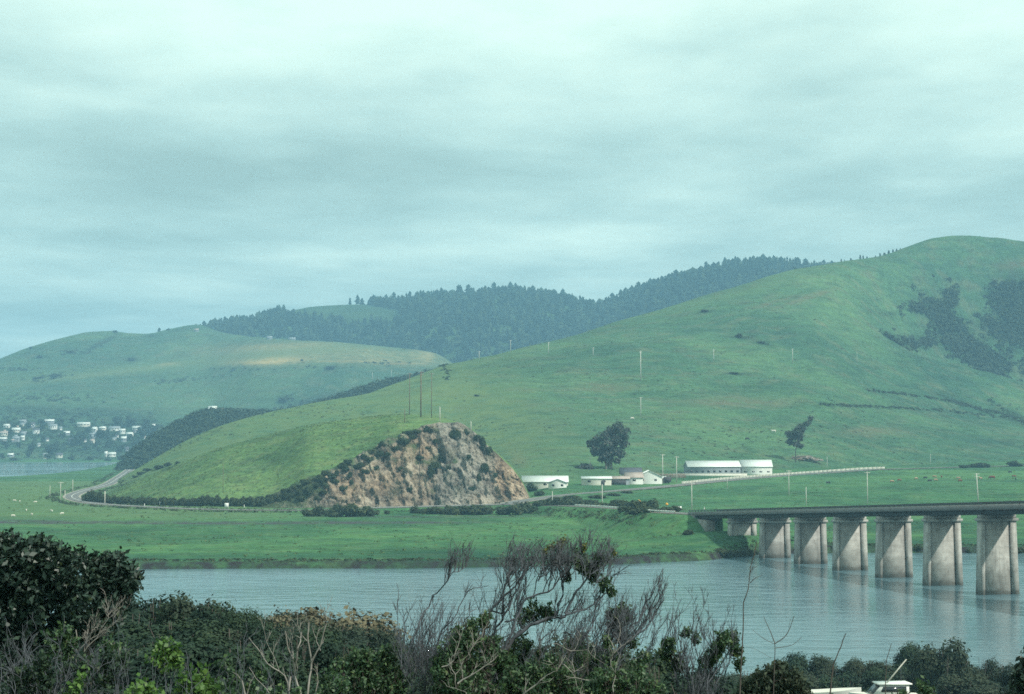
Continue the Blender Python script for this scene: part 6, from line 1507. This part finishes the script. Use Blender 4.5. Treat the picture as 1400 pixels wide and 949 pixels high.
CLOUD_OFF = ((12.3, 5.1, 0), (3.3, 8, 0)); CLOUD_CON = 2.1
SKYC = ((3.9,5.6,4.9), (5.2,7.3,6.5), (6.8,9.1,8.0), (9.2,11.6,9.9)); SKY_GAIN = 1.0
HAZE_COL = (.37,.72,1.0); HAZE_D = .000185; EXPOSURE = 0.19
# ------------------------------------------------------------------ sky, sun, air, camera
SUN_DIR = Vector((.60, -.36, .70)).normalized()          # towards the sun
sun = bpy.data.lights.new('sun', 'SUN'); sun.energy = 4.3; sun.angle = R(1.5); sun.color = (1.0, .97, .86)
so = bpy.data.objects.new('sun', sun); COL.objects.link(so)
so.rotation_euler = SUN_DIR.to_track_quat('Z', 'Y').to_euler(); so.location = (200, -100, 330)

W = bpy.data.worlds.new('World'); SC.world = W; W.use_nodes = True
nt = W.node_tree; bg = nt.nodes['Background']; bg.inputs['Strength'].default_value = .1
sky = N(nt, 'ShaderNodeTexSky', sky_type='NISHITA', sun_disc=False)
sky.sun_elevation = math.asin(SUN_DIR.z); sky.sun_rotation = math.atan2(SUN_DIR.x, SUN_DIR.y)
tc = N(nt, 'ShaderNodeTexCoord'); sp = N(nt, 'ShaderNodeSeparateXYZ'); nt.links.new(tc.outputs['Generated'], sp.inputs[0])
zz = math_(nt, 'ADD', math_(nt, 'MAXIMUM', sp.outputs[2], 0.0), .04)
cb = N(nt, 'ShaderNodeCombineXYZ')
nt.links.new(math_(nt, 'DIVIDE', sp.outputs[0], zz), cb.inputs[0]); nt.links.new(math_(nt, 'DIVIDE', sp.outputs[1], zz), cb.inputs[1])
def cloud_noise(scale, det, off, rough=.55, dist=.12):
    mp = N(nt, 'ShaderNodeMapping'); mp.inputs['Location'].default_value = off; mp.inputs['Scale'].default_value = (1.0, .72, 1)
    nt.links.new(cb.outputs[0], mp.inputs[0])
    return noise(nt, mp.outputs[0], scale, det, rough, dist)
n1 = cloud_noise(.75, 6, CLOUD_OFF[0]); n2 = cloud_noise(2.4, 5, CLOUD_OFF[1], .6, .2)
n = math_(nt, 'ADD', math_(nt, 'MULTIPLY', n1, .78), math_(nt, 'MULTIPLY', n2, .22))
# broad banks of stratus by height above the horizon
el = ramp(nt, sp.outputs[2], [(0.0, (.60,)*3), (.05, (.52,)*3), (.085, (.53,)*3), (.112, (.52,)*3), (.124, (.40,)*3), (.145, (.41,)*3), (.175, (.62,)*3), (.215, (.72,)*3), (.4, (.60,)*3), (.7, (.5,)*3), (1.0, (.5,)*3)])
ea = math_(nt, 'MULTIPLY', math_(nt, 'SUBTRACT', el, .5), 1.25)
n = math_(nt, 'ADD', math_(nt, 'MULTIPLY', math_(nt, 'SUBTRACT', n, .5), CLOUD_CON), math_(nt, 'ADD', .5, ea))
cl = ramp(nt, n, [(.12, SKYC[0]), (.38, SKYC[1]), (.60, SKYC[2]), (.9, SKYC[3])])
cl = mixc(nt, 1.0, cl, (SKY_GAIN,)*3, 'MULTIPLY')
mx = mixc(nt, .93, sky.outputs[0], cl); nt.links.new(mx, bg.inputs['Color'])

# air between here and the hills
hm = bpy.data.materials.new('haze'); hm.use_nodes = True; hnt = hm.node_tree
for q in list(hnt.nodes):
    if q.type == 'BSDF_PRINCIPLED': hnt.nodes.remove(q)
pv = N(hnt, 'ShaderNodeVolumePrincipled'); pv.inputs['Color'].default_value = c4(HAZE_COL); pv.inputs['Density'].default_value = HAZE_D
hnt.links.new(pv.outputs[0], hnt.nodes['Material Output'].inputs['Volume'])
hb = MB().box((-4200, -400, -12), (4200, 7300, 470)).build('haze', hm); tag(hb, kind='stuff', label='thin blue sea haze over the valley')

cam = bpy.data.cameras.new('camera'); co = bpy.data.objects.new('camera', cam); COL.objects.link(co)
cam.sensor_width = 36; cam.lens = 36*F/1400; cam.clip_end = 30000; cam.clip_start = .1
co.location = (0, 0, CAMZ); co.rotation_euler = (math.pi/2 + PITCH, 0, 0); SC.camera = co
SC.view_settings.view_transform = 'Standard'; SC.view_settings.look = 'None'; SC.view_settings.gamma = 1.0
SC.view_settings.exposure = EXPOSURE
SC.render.engine = 'CYCLES'
cy = SC.cycles; cy.use_denoising = False; cy.max_bounces = 6; cy.diffuse_bounces = 2; cy.glossy_bounces = 2; cy.transmission_bounces = 2; cy.transparent_max_bounces = 6; cy.volume_bounces = 0
cy.use_adaptive_sampling = True; cy.adaptive_threshold = .012; cy.filter_width = 1.6
SC.render.film_transparent = False
